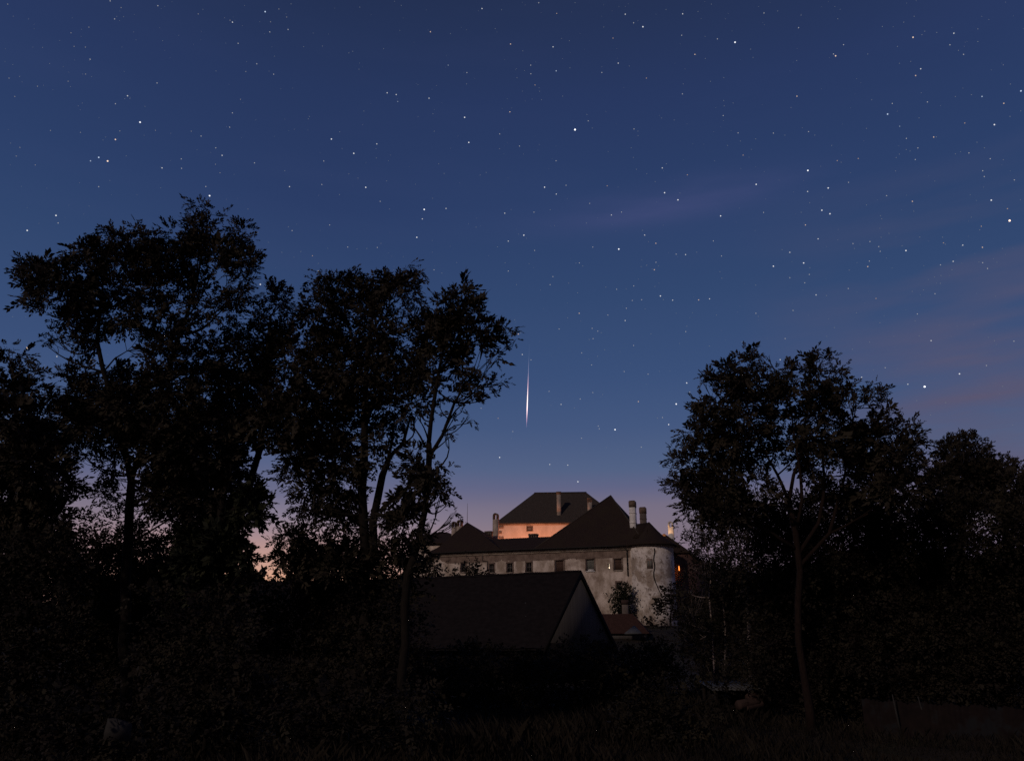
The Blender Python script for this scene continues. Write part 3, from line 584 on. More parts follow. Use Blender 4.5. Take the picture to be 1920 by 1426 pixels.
# cornice and the stained band below the eaves (ragged lower edge)
mb = MB(); cf.box(mb, u_tow, uL, -.22, -.004, zE - .42, zE + .02); cf.box(mb, u_tow, uL, -.12, -.004, zE - .66, zE - .424)
mb.build('cornice', M['cornice'], castle)
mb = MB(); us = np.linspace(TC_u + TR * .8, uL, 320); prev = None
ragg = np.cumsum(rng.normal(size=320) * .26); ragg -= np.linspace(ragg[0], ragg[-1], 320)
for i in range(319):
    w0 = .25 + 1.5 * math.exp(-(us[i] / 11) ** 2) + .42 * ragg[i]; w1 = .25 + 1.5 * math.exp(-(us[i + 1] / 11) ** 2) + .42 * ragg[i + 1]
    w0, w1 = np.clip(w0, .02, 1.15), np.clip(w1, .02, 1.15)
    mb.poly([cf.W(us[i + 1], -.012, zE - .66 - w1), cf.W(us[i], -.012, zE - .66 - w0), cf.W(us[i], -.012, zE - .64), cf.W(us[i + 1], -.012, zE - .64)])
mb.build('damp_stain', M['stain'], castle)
for a, b, c, d, k in H:
    wm = MB(); f_ = .09
    if k == 'niche':
        cf.box(wm, a, b, .30, .34, c, d); w = wm.build('niche', M['hole'], castle)
        lm = MB(); um = (a + b) / 2 - .05; cf.box(lm, um - .06, um + .06, .05, .17, c + .08, c + .3); lm.tube([cf.W(um, .11, c + .3), cf.W(um, .14, d)], [.02, .02], 5)
        lm.build('lantern', emis('lantern_glow', (1, .78, .55), 1.7), w); continue
    cf.box(wm, a, b, .2, .27, c, c + f_); cf.box(wm, a, b, .2, .27, d - f_, d); cf.box(wm, a, a + f_, .2, .27, c + f_, d - f_); cf.box(wm, b - f_, b, .2, .27, c + f_, d - f_)
    if k == 'w':
        cf.box(wm, (a + b) / 2 - .04, (a + b) / 2 + .04, .2, .27, c + f_, d - f_); cf.box(wm, a + f_, (a + b) / 2 - .04, .205, .265, (c + d) / 2, (c + d) / 2 + .07); cf.box(wm, (a + b) / 2 + .04, b - f_, .205, .265, (c + d) / 2, (c + d) / 2 + .07)
    w = wm.build('window', M['frame'], castle)
    pm = MB(); cf.box(pm, a, b, .275, .32, c, d)
    if k == 'w': pm.build('pane', M['pane'], w)
    else:
        for q in range(6):
            uu = a + (b - a) * (q + .5) / 6; cf.box(pm, uu - (b - a) / 12 * .85, uu + (b - a) / 12 * .85, .22, .276, c + f_, d - f_)
        cf.box(pm, a, b, .18, .222, d - f_ - (d - c) * .22, d - f_ - (d - c) * .22 + .08)
        pm.build('shutter', M['shutter_grey' if k == 'shutter_grey' else 'shutter'], w)
    sm = MB(); cf.box(sm, a - .12, b + .12, -.10, .0 - .003, c - .16, c - .02)
    if k == 'shutter_grey': cf.box(sm, a + .1, b - .25, -.06, .1, c, c + .22)
    sm.build('sill', M['white' if k == 'shutter_grey' else 'cornice'], w)
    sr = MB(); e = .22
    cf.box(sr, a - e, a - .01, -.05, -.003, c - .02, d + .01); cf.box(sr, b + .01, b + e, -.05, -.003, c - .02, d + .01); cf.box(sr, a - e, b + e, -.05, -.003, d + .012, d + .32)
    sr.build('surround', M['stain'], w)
# round tower
mb = MB(); nseg = 48
rings = [(zE + .05, TR), (zE - 2, TR), (10, TR * 1.005), (8, TR * 1.01), (Zb - 2, TR * 1.03)]
tc0 = cf.W(TC_u, TC_v, 0)
mb.tube([np.array([*tc0[:2], z]) for z, r in rings], [r for z, r in rings], nseg)
tw = mb.build('tower', M['tower_plaster'], castle, smooth=False)
mb = MB(); mb.tube([np.array([*tc0[:2], z]) for z in (zE - .35, zE - .2, zE + .04)], [TR + .06, TR + .22, TR + .3], nseg); mb.build('cornice', M['cornice'], tw)
# tower window on the side facing the viewer
def on_tower(px, py, off=0):
    d = ray(px, py); o2 = O[:2] - tc0[:2]; d2 = d[:2]; r = TR * 1.004 + off
    a_, b_, c_ = d2 @ d2, 2 * (o2 @ d2), o2 @ o2 - r * r
    t = (-b_ - math.sqrt(max(0, b_ * b_ - 4 * a_ * c_))) / (2 * a_); return O + d * t
def tower_box(px0, px1, py0, py1, th=.08, off=.0):
    c = on_tower((px0 + px1) / 2, (py0 + py1) / 2, off); nrm = unit(np.array([*(c - tc0)[:2], 0])); s = np.array([-nrm[1], nrm[0], 0])
    k = depth_of(c) / F; hw_, hh = (px1 - px0) / 2 * k, (py1 - py0) / 2 * k
    q = lambda a, b, o: c + s * a + np.array([0, 0, 1]) * b + nrm * o
    return MB().hexa([q(-hw_, -hh, -.3), q(hw_, -hh, -.3), q(hw_, hh, -.3), q(-hw_, hh, -.3)], [q(-hw_, -hh, th), q(hw_, -hh, th), q(hw_, hh, th), q(-hw_, hh, th)])
w = tower_box(1212.5, 1223.5, 1047, 1065, .05).build('window', M['stain'], tw)
for x in (1214.2, 1218.8): tower_box(x, x + 3.2, 1051, 1062, .09).build('pane', M['shutter_grey'], w)
# cracks
mb = MB(); pts = [on_tower(1226.5 + 1.2 * math.sin(i * 1.7), 1027 + i * 7.5, .03) for i in range(9)] + [on_tower(1230 + i * 3.2, 1094 + i * 7, .03) for i in range(1, 5)]
mb.tube(pts, [.08] * 9 + [.07, .06, .05, .03], 4); mb.build('dry_creeper', M['bark'], tw)
# roofs
def slab(mb, a, b): mb.hexa(a, b)
def hip(name, base, apex, mate, th=.18):
    """closed roof body over a base polygon running to an apex or ridge"""
    mb = MB(); n = len(base)
    for i in range(n):
        j = (i + 1) % n; pa = apex[i] if len(apex) > 1 else apex[0]; pb = apex[j] if len(apex) > 1 else apex[0]
        mb.poly([base[i], base[j], pb, pa] if np.linalg.norm(pa - pb) > .01 else [base[i], base[j], pa])
    mb.poly([b - np.array([0, 0, .02]) for b in base[::-1]])
    lo = [b - np.array([0, 0, th]) for b in base]
    for i in range(n):
        j = (i + 1) % n; mb.poly([lo[i], lo[j], base[j], base[i]])
    mb.poly(lo[::-1])
    return mb.build(name, mate, castle)
zrw = .5 * (cf.pick(912, 1011, 4.6)[1] + cf.pick(1045, 1004.5, 4.6)[1])
b = [cf.W(TC_u + .5, -.6, zE + .05), cf.W(uL + .4, -.6, zE + .05), cf.W(uL + .4, 10, zE + .05), cf.W(TC_u + .5, 10, zE + .05)]
rw = [cf.W(TC_u + .5, 4.6, zrw), cf.W(uL - 2, 4.6, zrw), cf.W(uL - 2, 4.6, zrw), cf.W(TC_u + .5, 4.6, zrw)]
wr = hip('roof', b, rw, M['tiles'])
mb = MB(); mb.tube([cf.W(u, -.62, zE - .02) for u in np.linspace(TC_u + TR * .9, uL + .4, 12)], [.09] * 12, 6); mb.build('gutter', M['metal'], castle)
# big pyramid behind the tower
ua, za = cf.pick(1144.8, 929, 8.2); u0 = cf.pick(1003, 1031, -.6)[0]; u1 = cf.pick(1211, 1024, -.6)[0]
b = [cf.W(u1, -.63, zE + .09), cf.W(u0, -.63, zE + .09), cf.W(u0, 17, zE + .09), cf.W(u1, 17, zE + .09)]
big = hip('roof', b, [cf.W(ua, 8.2, za)], M['tiles'])
mb = MB(); mb.tube([cf.W(u1, -.6, zE + .12), cf.W(ua, 8.2, za + .03)], [.13, .13], 6); mb.tube([cf.W(u0, -.6, zE + .12), cf.W(ua, 8.2, za + .03)], [.11, .11], 6); mb.build('ridge_tiles', M['tiles_palace'], big)
mb = MB(); cf.box(mb, u1 + .6, u0 - .6, 11.02, 16.4, Zb, zE + .05); mb.build('wall', M['plaster'], castle)
# left pyramid
ua2, za2 = cf.pick(876, 978.5, 5.5); d_ = 6.1
ul0 = cf.pick(940, 1034, -.6)[0]; ul1 = cf.pick(811, 1037, -.6)[0]
b = [cf.W(ul0, -.66, zE + .12), cf.W(ul1, -.66, zE + .12), cf.W(ul1, 11.5, zE + .12), cf.W(ul0, 11.5, zE + .12)]
lp = hip('roof', b, [cf.W(ua2, 5.5, za2)], M['tiles'])
zf = cf.pick(876, 943, 5.5)[1]; mb = MB(); mb.tube([cf.W(ua2, 5.5, za2 - .2), cf.W(ua2, 5.5, zf)], [.05, .02], 5); mb.build('lightning_rod', M['metal'], lp)
# roof further back on the left
ua3, za3 = cf.pick(824, 996, 18); b3u0 = cf.pick(862, 1010, 18)[0]; b3u1 = cf.pick(780, 1022, 18)[0]
zb3 = cf.pick(797, 1013, 18)[1] - 1.2
b = [cf.W(b3u0 - 3, 13, zb3), cf.W(b3u1, 13, zb3), cf.W(b3u1, 23, zb3), cf.W(b3u0 - 3, 23, zb3)]
hip('roof', b, [cf.W(ua3 - 2.0, 18, za3 - .3), cf.W(ua3, 18, za3), cf.W(ua3, 18, za3), cf.W(ua3 - 2.0, 18, za3 - .3)], M['tiles'])
mb = MB(); cf.box(mb, b3u0 - 2.5, b3u1 - .5, 13.5, 22.5, Zb, zb3); mb.build('wall', M['plaster'], castle)
# tower roof: bell-cast cone
zt_ = cf.pick(1216.6, 978, TC_v)[1]
mb = MB(); hh = zt_ - zE
mb.tube([np.array([*tc0[:2], z]) for z in (zE - .05, zE + .12, zE + hh * .22, zE + hh * .6, zE + hh)], [TR + .62, TR + .6, (TR + .5) * .72, (TR + .5) * .35, .05], nseg)
tr = mb.build('roof', M['tiles'], castle)
mb = MB(); au, azz = cf.pick(1192, 984, 3.4)
mb.hexa([cf.W(TC_u, TC_v - 2.6, zE + 1.2), cf.W(au + 2.5, 1.0, zE + 1.2), cf.W(au + 2.5, 7, zE + 1.2), cf.W(TC_u, TC_v + 2.6, zE + 1.2)],
        [cf.W(TC_u, TC_v - .02, zt_ - .05), cf.W(au + 2.5, 3.6, zt_ - .3), cf.W(au + 2.5, 3.64, zt_ - .3), cf.W(TC_u, TC_v + .02, zt_ - .05)])
mb.build('saddle', M['tiles'], tr)
# right wing running back from the tower
ur = -8.6; wv0, wv1 = 7.5, 46
zq = cf.pick(1240.5, 1001.6, 12)[1]
mb = MB(); cf.box(mb, ur, ur + 8, wv0, wv1, Zb, zE - .6); mb.build('wall', M['wing_shade'], castle)  # whole wing wall coloured dark to stand for its shade
b = [cf.W(ur - .5, wv0 - .4, zE - .5), cf.W(ur + 8.4, wv0 - .4, zE - .5), cf.W(ur + 8.4, wv1, zE - .5), cf.W(ur - .5, wv1, zE - .5)]
hip('roof', b, [cf.W(ur + 4, wv0 + 3, zq), cf.W(ur + 4, wv0 + 3, zq), cf.W(ur + 4, wv1 - 3, zq), cf.W(ur + 4, wv1 - 3, zq)], M['tiles'])
# palace
pA = at(934, 980.5, 160); pf = Frame(pA, 4); zP = pA[2]
upR = pf.pick(1140, 978, 0)[0]
holes = []
ha = pf.pick(998, 990, 0)[0]; hb = pf.pick(988.3, 990, 0)[0]; hz0 = pf.pick(993, 994.3, 0)[1]; hz1 = pf.pick(993, 986.7, 0)[1]
mb = holes_wall('wall', pf, 0, upR, 0.0, Zb, zP, [(ha, hb, hz0, hz1)], M['plaster'], .3)
mb.poly([pf.W(0, 0, Zb), pf.W(0, 0, zP), pf.W(0, 15, zP), pf.W(0, 15, Zb)])
mb.poly([pf.W(upR, 15, Zb), pf.W(upR, 15, zP), pf.W(upR, 0, zP), pf.W(upR, 0, Zb)])
pw = mb.build('wall', M['palace_plaster'], castle)
mb = MB(); pf.box(mb, ha, hb, .18, .3, hz0, hz1); w = mb.build('window', M['frame'], castle)
mb = MB(); pf.box(mb, ha - .14, hb + .14, -.06, -.003, hz1 + .003, hz1 + .15); pf.box(mb, ha - .14, hb + .14, -.06, -.003, hz0 - .15, hz0 - .003); pf.box(mb, ha - .14, ha - .003, -.06, -.003, hz0, hz1); pf.box(mb, hb + .003, hb + .14, -.06, -.003, hz0, hz1)
mb.build('surround', M['stain'], w)
mb = MB()
for i in range(5): pf.box(mb, -.75 if i % 2 else -1.1, -.0, -.05, -.003, zP - 1.0 - i * 1.05, zP - .45 - i * 1.05)
mb.build('quoins', M['stain'], pw)
mb = MB(); pf.box(mb, upR, .1, -.25, -.003, zP - .35, zP + .02); mb.build('cornice', M['cornice'], pw)
r1u, r1z = pf.pick(1001.6, 924.4, 7.5); r2u, r2z = pf.pick(1099.6, 922.5, 7.5); rz_ = (r1z + r2z) / 2
eR = pf.pick(1171, 980, -.4)[0]
b = [pf.W(eR, -.5, zP + .02), pf.W(.55, -.5, zP + .02), pf.W(.55, 15.5, zP + .02), pf.W(eR, 15.5, zP + .02)]
pr = hip('roof', b, [pf.W(r2u, 7.5, rz_), pf.W(r1u, 7.5, rz_), pf.W(r1u, 7.5, rz_), pf.W(r2u, 7.5, rz_)], M['tiles_palace'])
mb = MB(); mb.tube([pf.W(r1u, 7.5, rz_ + .05), pf.W(r2u, 7.5, rz_ + .05)], [.13, .13], 6); mb.build('ridge_tiles', M['tiles_palace'], pr)

# chimneys
def chimney(fr, px0, px1, py0, py1, v, m, style='flat', dv=None, sink=1.5, label=None):
    pm = (py0 + py1) / 2
    a, b = fr.pick(px1, pm, v)[0], fr.pick(px0, pm, v)[0]; zt = fr.pick((px0 + px1) / 2, py0, v)[1]; zb = fr.pick((px0 + px1) / 2, py1, v)[1] - sink
    dv = dv or (b - a) * .8
    mb = MB()
    if style == 'flat':
        fr.box(mb, a, b, v, v + dv, zb, zt - .5); ch = mb.build('chimney', M[m], castle)
        mb = MB(); fr.box(mb, a - .07, b + .07, v - .07, v + dv + .07, zt - .5, zt); mb.build('cap', M['brickcap' if m == 'chimney' else m], ch)
    elif style == 'tall':
        fr.box(mb, a, b, v, v + dv, zb, zt - 1.1); fr.box(mb, a - .06, b + .06, v - .06, v + dv + .06, zt - 2.1, zt - 2.0); fr.box(mb, a - .06, b + .06, v - .06, v + dv + .06, zt - 3.7, zt - 3.58)
        ch = mb.build('chimney', M[m], castle)
        mb = MB(); fr.box(mb, a - .05, b + .05, v - .05, v + dv + .05, zt - 1.1, zt - .12); fr.box(mb, a + .05, b - .05, v + .05, v + dv - .05, zt - .12, zt); mb.build('cap', M['brickcap'], ch)
    elif style == 'arch':
        w = b - a; r = w / 2; fr.box(mb, a, b, v, v + dv, zb, zt - r * 2.4); ch = mb.build('chimney', M[m], castle)
        mb = MB(); zc = zt - r; n = 12; zl = zt - r * 2.4 + .003
        for i in range(n):
            t0, t1 = math.pi * i / n, math.pi * (i + 1) / n; ri = r * .48
            q = [((a + b) / 2 + r * math.cos(t0), zc + r * math.sin(t0)), ((a + b) / 2 + r * math.cos(t1), zc + r * math.sin(t1)), ((a + b) / 2 + ri * math.cos(t1), zc + ri * math.sin(t1)), ((a + b) / 2 + ri * math.cos(t0), zc + ri * math.sin(t0))]
            mb.hexa([fr.W(x, v, z) for x, z in q], [fr.W(x, v + dv, z) for x, z in q])
        fr.box(mb, a, a + r * .52, v, v + dv, zl, zc - .003); fr.box(mb, b - r * .52, b, v, v + dv, zl, zc - .003)
        mb.build('cap', M['brickcap' if m != 'chimney_pale' else m], ch)
    elif style == 'slots':
        fr.box(mb, a, b, v, v + dv, zb, zt - .85); ch = mb.build('chimney', M[m], castle)
        mb = MB(); k = 3
        for i in range(k + 1):
            uu = a + (b - a - .16) * i / k; fr.box(mb, uu, uu + .16, v, v + dv, zt - .847, zt - .25)
        fr.box(mb, a - .06, b + .06, v - .06, v + dv + .06, zt - .247, zt); mb.build('cap', M['brickcap' if m == 'chimney' else m], ch)
    if label: ch['label'] = label
    return ch
chimney(pf, 1044, 1051.6, 921, 969, 1.3, 'chimney', label='tall plain chimney in front of the long back roof')
mb = MB(); a_, z_ = pf.pick(1052.2, 972, 1.1); b_, _ = pf.pick(1043.4, 972, 1.1); pf.box(mb, a_, b_, 1.0, 2.4, z_ - 1.2, z_ + .3); mb.build('flashing', M['chimney_dark'], pr)
chimney(pf, 1101.6, 1109.8, 933, 959, 1.6, 'chimney', 'slots', label='slotted chimney between the two steepest roofs')
chimney(cf, 923.6, 932.8, 961, 1010, 11.8, 'chimney', 'arch', sink=3, label='round-topped chimney left of the orange lit wall')
chimney(cf, 908.9, 920.6, 995, 1010.5, 9.6, 'chimney_dark', 'slots', sink=3, label='short square chimney behind the low roof')
chimney(cf, 991, 1005.6, 1000, 1007, 5.8, 'chimney_dark', 'slots', sink=2, label='squat dark chimney on the low roof ridge')
chimney(cf, 846.5, 854.5, 977, 1000, 13, 'chimney', 'arch', sink=3)
chimney(cf, 856, 865, 974, 994, 13, 'chimney', 'arch', sink=3)
chimney(cf, 1180.4, 1191, 937.5, 1004, 2.2, 'chimney_pale', 'tall', dv=1.15, sink=2, label='tall pale chimney between the big roof and the tower roof')
chimney(cf, 1199.2, 1210.4, 949.8, 979, 13.5, 'chimney_dark', 'tall', sink=4, label='dark chimney behind the tall pale one')
chimney(cf, 1252.4, 1262.2, 976.3, 1004, 13.2, 'chimney_pale', 'arch', sink=2, label='round-topped chimney lit bright orange from below')
# downpipes
mb = MB()
def fp(px, py, v=-.12): u_, z_ = cf.pick(px, py, v); return cf.W(u_, v, z_)
mb.tube([fp(1170, 1026), fp(1175.6, 1031), fp(1176, 1045), fp(1177.5, 1079)], [.11] * 4, 6); mb.build('downpipe', M['metal'], castle)
mb = MB(); mb.tube([fp(904.5, 1035), fp(904.5, 1051), fp(913.5, 1051), fp(913.5, 1066)], [.08] * 4, 5); mb.build('downpipe', M['chimney_dark'], castle)
# lit lamps: two wall lamps on the right wing, floodlights in the court
def lamp(name, fr, px, py, v, col_, e, power, r=.12, hgt=.9):
    u_, z_ = fr.pick(px, py, v); mb = MB(); p = fr.W(u_, v, z_)
    mb.tube([p - [0, 0, hgt / 2], p - [0, 0, hgt * .3], p + [0, 0, hgt * .2], p + [0, 0, hgt / 2]], [r * .5, r, r * .8, r * .25], 8)
    o = mb.build(name, emis(name + '_glow', col_, e), castle)
    return p
lamp('wall_lamp', cf, 1263, 1071, 6.6, (1, .33, .06), 9, 0, .09, 1.15)
lamp('wall_lamp', cf, 1273.2, 1064.5, 7.0, (1, .28, .05), 2.2, 0, .08, .8)
def point(name, loc, e, c, r=.3, parent=None):
    l = bpy.data.lights.new(name, 'POINT'); l.energy = e; l.color = c; l.shadow_soft_size = r
    o = bpy.data.objects.new(name, l); COL.objects.link(o); o.location = Vector(loc) - wloc(parent); o.parent = parent
    return o
ORG = (1.0, .36, .18)
for k_, x_ in enumerate((950, 985, 1020, 1055)):
    u_, z_ = pf.pick(x_, 1012, -5); point('floodlight', pf.W(u_, -5, z_ - 2.0), 700, ORG, .3, castle)
u_, z_ = cf.pick(1236, 1000, 8.6); uc, zc = cf.pick(1257, 1001, 13.2)
sl = bpy.data.lights.new('floodlight', 'SPOT'); sl.energy = 950; sl.color = (1, .52, .2); sl.shadow_soft_size = .12; sl.spot_size = math.radians(46); sl.spot_blend = .7
so = bpy.data.objects.new('floodlight', sl); COL.objects.link(so); p_ = Vector(cf.W(u_, 8.6, z_)); so.location = p_ - wloc(castle); so.parent = castle
so.rotation_euler = (p_ - Vector(cf.W(uc, 13.2, zc))).to_track_quat('Z', 'Y').to_euler()
u_, z_ = cf.pick(1263, 1070, 6.2); point('lamp_light', cf.W(u_ - .1, 6.0, z_), 2.5, (1, .35, .08), .1, castle)

# ivy on the corner by the tower, and wall bushes
def leafy(name, label, cat, depth, blobs, leaf='ivyleaf', density=30, spray=.6, ll=.3, lw=.12, group=None, thick=None):
    x = np.mean([q[0] for q in blobs]); y = max(q[1] + q[3] for q in blobs); p = at(x, y, depth)
    return pxtree(name, label, cat, depth, [[(x, y, 2), (x, y - 12, 1.6), (x + 1, y - 24, 1)]], blobs, group, density * .6, spray, ll, lw, 2, .5, leaf, 'bark', (p[0], p[1], min(p[2], float(terrain(p[0], p[1])))), clump=.25, flat=.8, thick=(5000, 1, 1))
leafy('ivy', 'dark ivy climbing the castle corner beside the tower', 'ivy', 128, [(1168,1100,12,8),(1160,1112,12,12),(1175,1112,12,14),(1150,1114,6,5),(1148,1120,6,9),(1165,1125,16,12),(1180,1125,8,12),(1157,1138,12,10),(1172,1140,14,10),(1183,1142,7,9)], density=60, spray=.4, ll=.2, lw=.08)
leafy('bush', 'small leafy treetop before the castle wall, above the barn ridge', 'bush', 80, [(882,1049,5,6),(880,1060,14,8),(868,1066,12,8),(895,1066,12,8),(860,1076,14,9),(885,1076,20,9),(900,1074,8,8),(915,1079,12,7),(925,1083,14,7)], leaf='leaf2', density=42, spray=.45, ll=.24, lw=.08)
leafy('bush', 'twiggy bush at the left end of the castle wall', 'bush', 78, [(800,1048,14,10),(812,1060,14,10),(795,1070,18,12),(820,1070,12,10),(832,1080,12,7),(806,1082,20,10),(838,1072,6,4),(826,1055,6,5)], leaf='leaf2', density=42, spray=.45, ll=.24, lw=.08)
leafy('bush', 'dark bush against the right foot of the tower', 'bush', 118, [(1232,1133,10,8),(1245,1125,12,12),(1258,1112,12,12),(1248,1142,14,10),(1262,1135,14,14),(1270,1155,16,14),(1268,1095,12,10),(1275,1115,14,14)], leaf='leaf2', density=26, spray=.6, ll=.3, lw=.11)
leafy('bush', 'low bush between the red roof and the tower foot', 'bush', 112, [(1212,1168,9,6),(1222,1172,10,7),(1238,1178,14,9),(1255,1180,14,10),(1225,1185,18,8)], leaf='leaf2', density=26, spray=.6, ll=.3, lw=.11)
# small house with red roof below the tower
hA = at(1186, 1150, 100); hf = Frame(hA, 12); zh = hA[2]; zl = hf.pick(1190, 1187, -3.5)[1]
hu1 = hf.pick(1110, 1148, 0)[0]; hu0 = hf.pick(1218, 1187, -3.5)[0]
house = thing('house', hf.W(2, 0, terrain(13, 100)), 'small house with dull red hipped roof under the round tower', 'house')
mb = MB(); hf.box(mb, hu0 + .5, hu1 - .4, -3.1, 3.1, terrain(13, 100) - .5, zl); mb.build('wall', M['gable'], house)
mb = MB(); B_ = [hf.W(hu0, -3.5, zl), hf.W(hu1, -3.5, zl), hf.W(hu1, 3.5, zl), hf.W(hu0, 3.5, zl)]; r1, r2 = hf.W(0, 0, zh), hf.W(hu1, 0, zh)
mb.poly([B_[0], B_[1], r2, r1]); mb.poly([B_[2], B_[3], r1, r2]); mb.poly([B_[3], B_[0], r1]); mb.poly([B_[1], B_[2], r2]); mb.poly(B_[::-1])
hr = mb.build('roof', M['tiles_red'], house)
a_, z_ = hf.pick(1177, 1124, .2); b_, _ = hf.pick(1165.5, 1124, .2); mb = MB(); hf.box(mb, a_, b_, .2, 1, zh - 1, z_ - .5); ch = mb.build('chimney', M['chimney_dark'], hr); mb = MB(); hf.box(mb, a_ - .07, b_ + .07, .13, 1.07, z_ - .5, z_); mb.build('cap', M['log'], ch)
a_, z0_ = hf.pick(1204, 1186.5, -4.6); b_, _ = hf.pick(1171, 1186.5, -4.6); um, z1_ = hf.pick(1186, 1172, -3.4)
mb = MB(); mb.hexa([hf.W(a_, -4.8, z0_ - .1), hf.W(b_, -4.8, z0_ - .1), hf.W(b_ - .9, -2.6, z1_ - .1), hf.W(a_ + .9, -2.6, z1_ - .1)], [hf.W(a_, -4.8, z0_), hf.W(b_, -4.8, z0_), hf.W(b_ - .9, -2.6, z1_), hf.W(a_ + .9, -2.6, z1_)]); mb.build('porch_roof', M['tin'], house)

# ---------------------------------------------------------------- garden things lower right and left
def gz(p): return float(terrain(p[0], p[1]))
p = at(1390, 1300, 29); sf = Frame(p, -4)
su0, sz = sf.pick(1432, 1293, -.6); su1, _ = sf.pick(1336, 1300, -.6); zt2 = sf.pick(1400, 1276, .9)[1]
shed = thing('woodshed', (p[0], p[1], gz(p)), 'low lean-to with sloping grey tin roof beside the birch stem', 'shed')
mb = MB(); nn = 24
for i in range(nn):
    x0, x1 = su0 + (su1 - su0) * i / nn, su0 + (su1 - su0) * (i + 1) / nn; d0, d1 = (.03 if i % 2 else 0), (.0 if i % 2 else .03)
    mb.hexa([sf.W(x0, -.7, sz + d0 - .02), sf.W(x1, -.7, sz + d1 - .02), sf.W(x1, .9, zt2 + d1 - .02), sf.W(x0, .9, zt2 + d0 - .02)], [sf.W(x0, -.7, sz + d0), sf.W(x1, -.7, sz + d1), sf.W(x1, .9, zt2 + d1), sf.W(x0, .9, zt2 + d0)])
mb.build('roof', M['tin'], shed)
for uu in (su0 + .12, su1 - .12):
    for vv, zz in ((-.55, sz), (.75, zt2 - .05)):
        mb = MB(); g_ = gz(sf.W(uu, vv, 0)); sf.box(mb, uu - .05, uu + .05, vv - .05, vv + .05, g_ - .1, zz); mb.build('post', M['bark'], shed)
mb = MB(); sf.box(mb, su0 + .1, su1 - .1, .80, .84, gz(p), zt2 - .1); mb.build('back_boards', M['wood'], shed)
for (x, y, r, L_, d) in ((1402, 1318, 9, .9, -.2), (1418, 1305, 8, .8, .1), (1412, 1322, 8, .8, -.1)):
    q = at(x, y, 28.4 + d); s_ = depth_of(q) / F * r; mb = MB(); zz = max(q[2], gz(q) + s_ * .9)
    q = np.array([q[0], q[1], zz]); dr = unit(np.array([.8, .5, .08])) * L_ / 2
    mb.tube([q - dr, q - dr * .9, q + dr * .9, q + dr], [s_ * .93, s_, s_ * .96, s_ * .9], 12)
    lg = mb.build('log', M['log'], None, loc=q)
    tag(lg, {9: 'thick pinkish cut log under the tin roof, leftmost', 8: 'short pinkish log under the right end of the tin roof'}[r] if y != 1322 else 'lowest pale log lying before the tin-roofed shelter', 'log', 'logs by the lean-to')
wa, wb = at(1615, 1310, 25), at(1925, 1328, 23.5)
d = wb - wa; wallo = thing('garden_wall', (*((wa + wb) / 2)[:2], gz((wa + wb) / 2)), 'low dark rubble wall along the garden at lower right', 'wall')
mb = MB(); nn = 30; nrm = unit(np.array([-d[1], d[0], 0])) * .18
rows = []
for i in range(nn * 4 + 1):
    q = wa + d * i / (nn * 4); h_ = rng.normal() * .02 + .03 * math.sin(i * .31); o_ = rng.normal() * .02
    rows.append([np.array([*(q - nrm * 1.15)[:2], gz(q) - .3]), np.array([*(q - nrm * (1 + o_))[:2], q[2] + h_]), np.array([*(q + nrm)[:2], q[2] + h_]), np.array([*(q + nrm * 1.15)[:2], gz(q) - .3])])
k0 = len(mb.v); mb.v += [tuple(p) for r_ in rows for p in r_]
for i in range(nn * 4):
    for j in range(3): mb.f.append([k0 + i * 4 + j, k0 + i * 4 + 4 + j, k0 + i * 4 + 5 + j, k0 + i * 4 + 1 + j])
mb.f += [[k0, k0 + 1, k0 + 2, k0 + 3], [k0 + nn * 16 + 3, k0 + nn * 16 + 2, k0 + nn * 16 + 1, k0 + nn * 16]]
mb.build('masonry', M['rubble'], wallo)
for (x0, y0, x1, y1, lb) in ((1673, 1301, 1684, 1330, 'pale slanting stake behind the garden wall, the taller one'), (1721, 1305, 1737, 1332, 'short pale stake slanting behind the garden wall')):
    a_, b_ = at(x0, y0, 24.2), at(x1, y1, 24.5); b_[2] = gz(b_) - .05; mb = MB(); mb.tube([b_, (a_ + b_) / 2, a_], [.035, .03, .015], 6)
    tag(mb.build('stake', M['stone'], None, loc=b_, smooth=True), lb, 'stake')
q = at(222, 1362, 15.5); q[2] = max(q[2], gz(q) + .12)
mb = MB(); k_ = depth_of(q) / F
ring = [(-24, -2), (-18, 8), (4, 12), (24, 2), (30, -3), (6, -8), (-14, -14)]
mb.hexa([q + np.array([a_ * k_, b_ * k_ * 1.4 - .05, -.22]) for a_, b_ in ring], [q + np.array([a_ * k_ * .9, b_ * k_ * 1.2, .10 - a_ * .002 + .02 * (i % 2)]) for i, (a_, b_) in enumerate(ring)])
tag(mb.build('boulder', M['stone'], None, loc=q), 'pale flat stone among dark weeds at bottom left', 'stone')

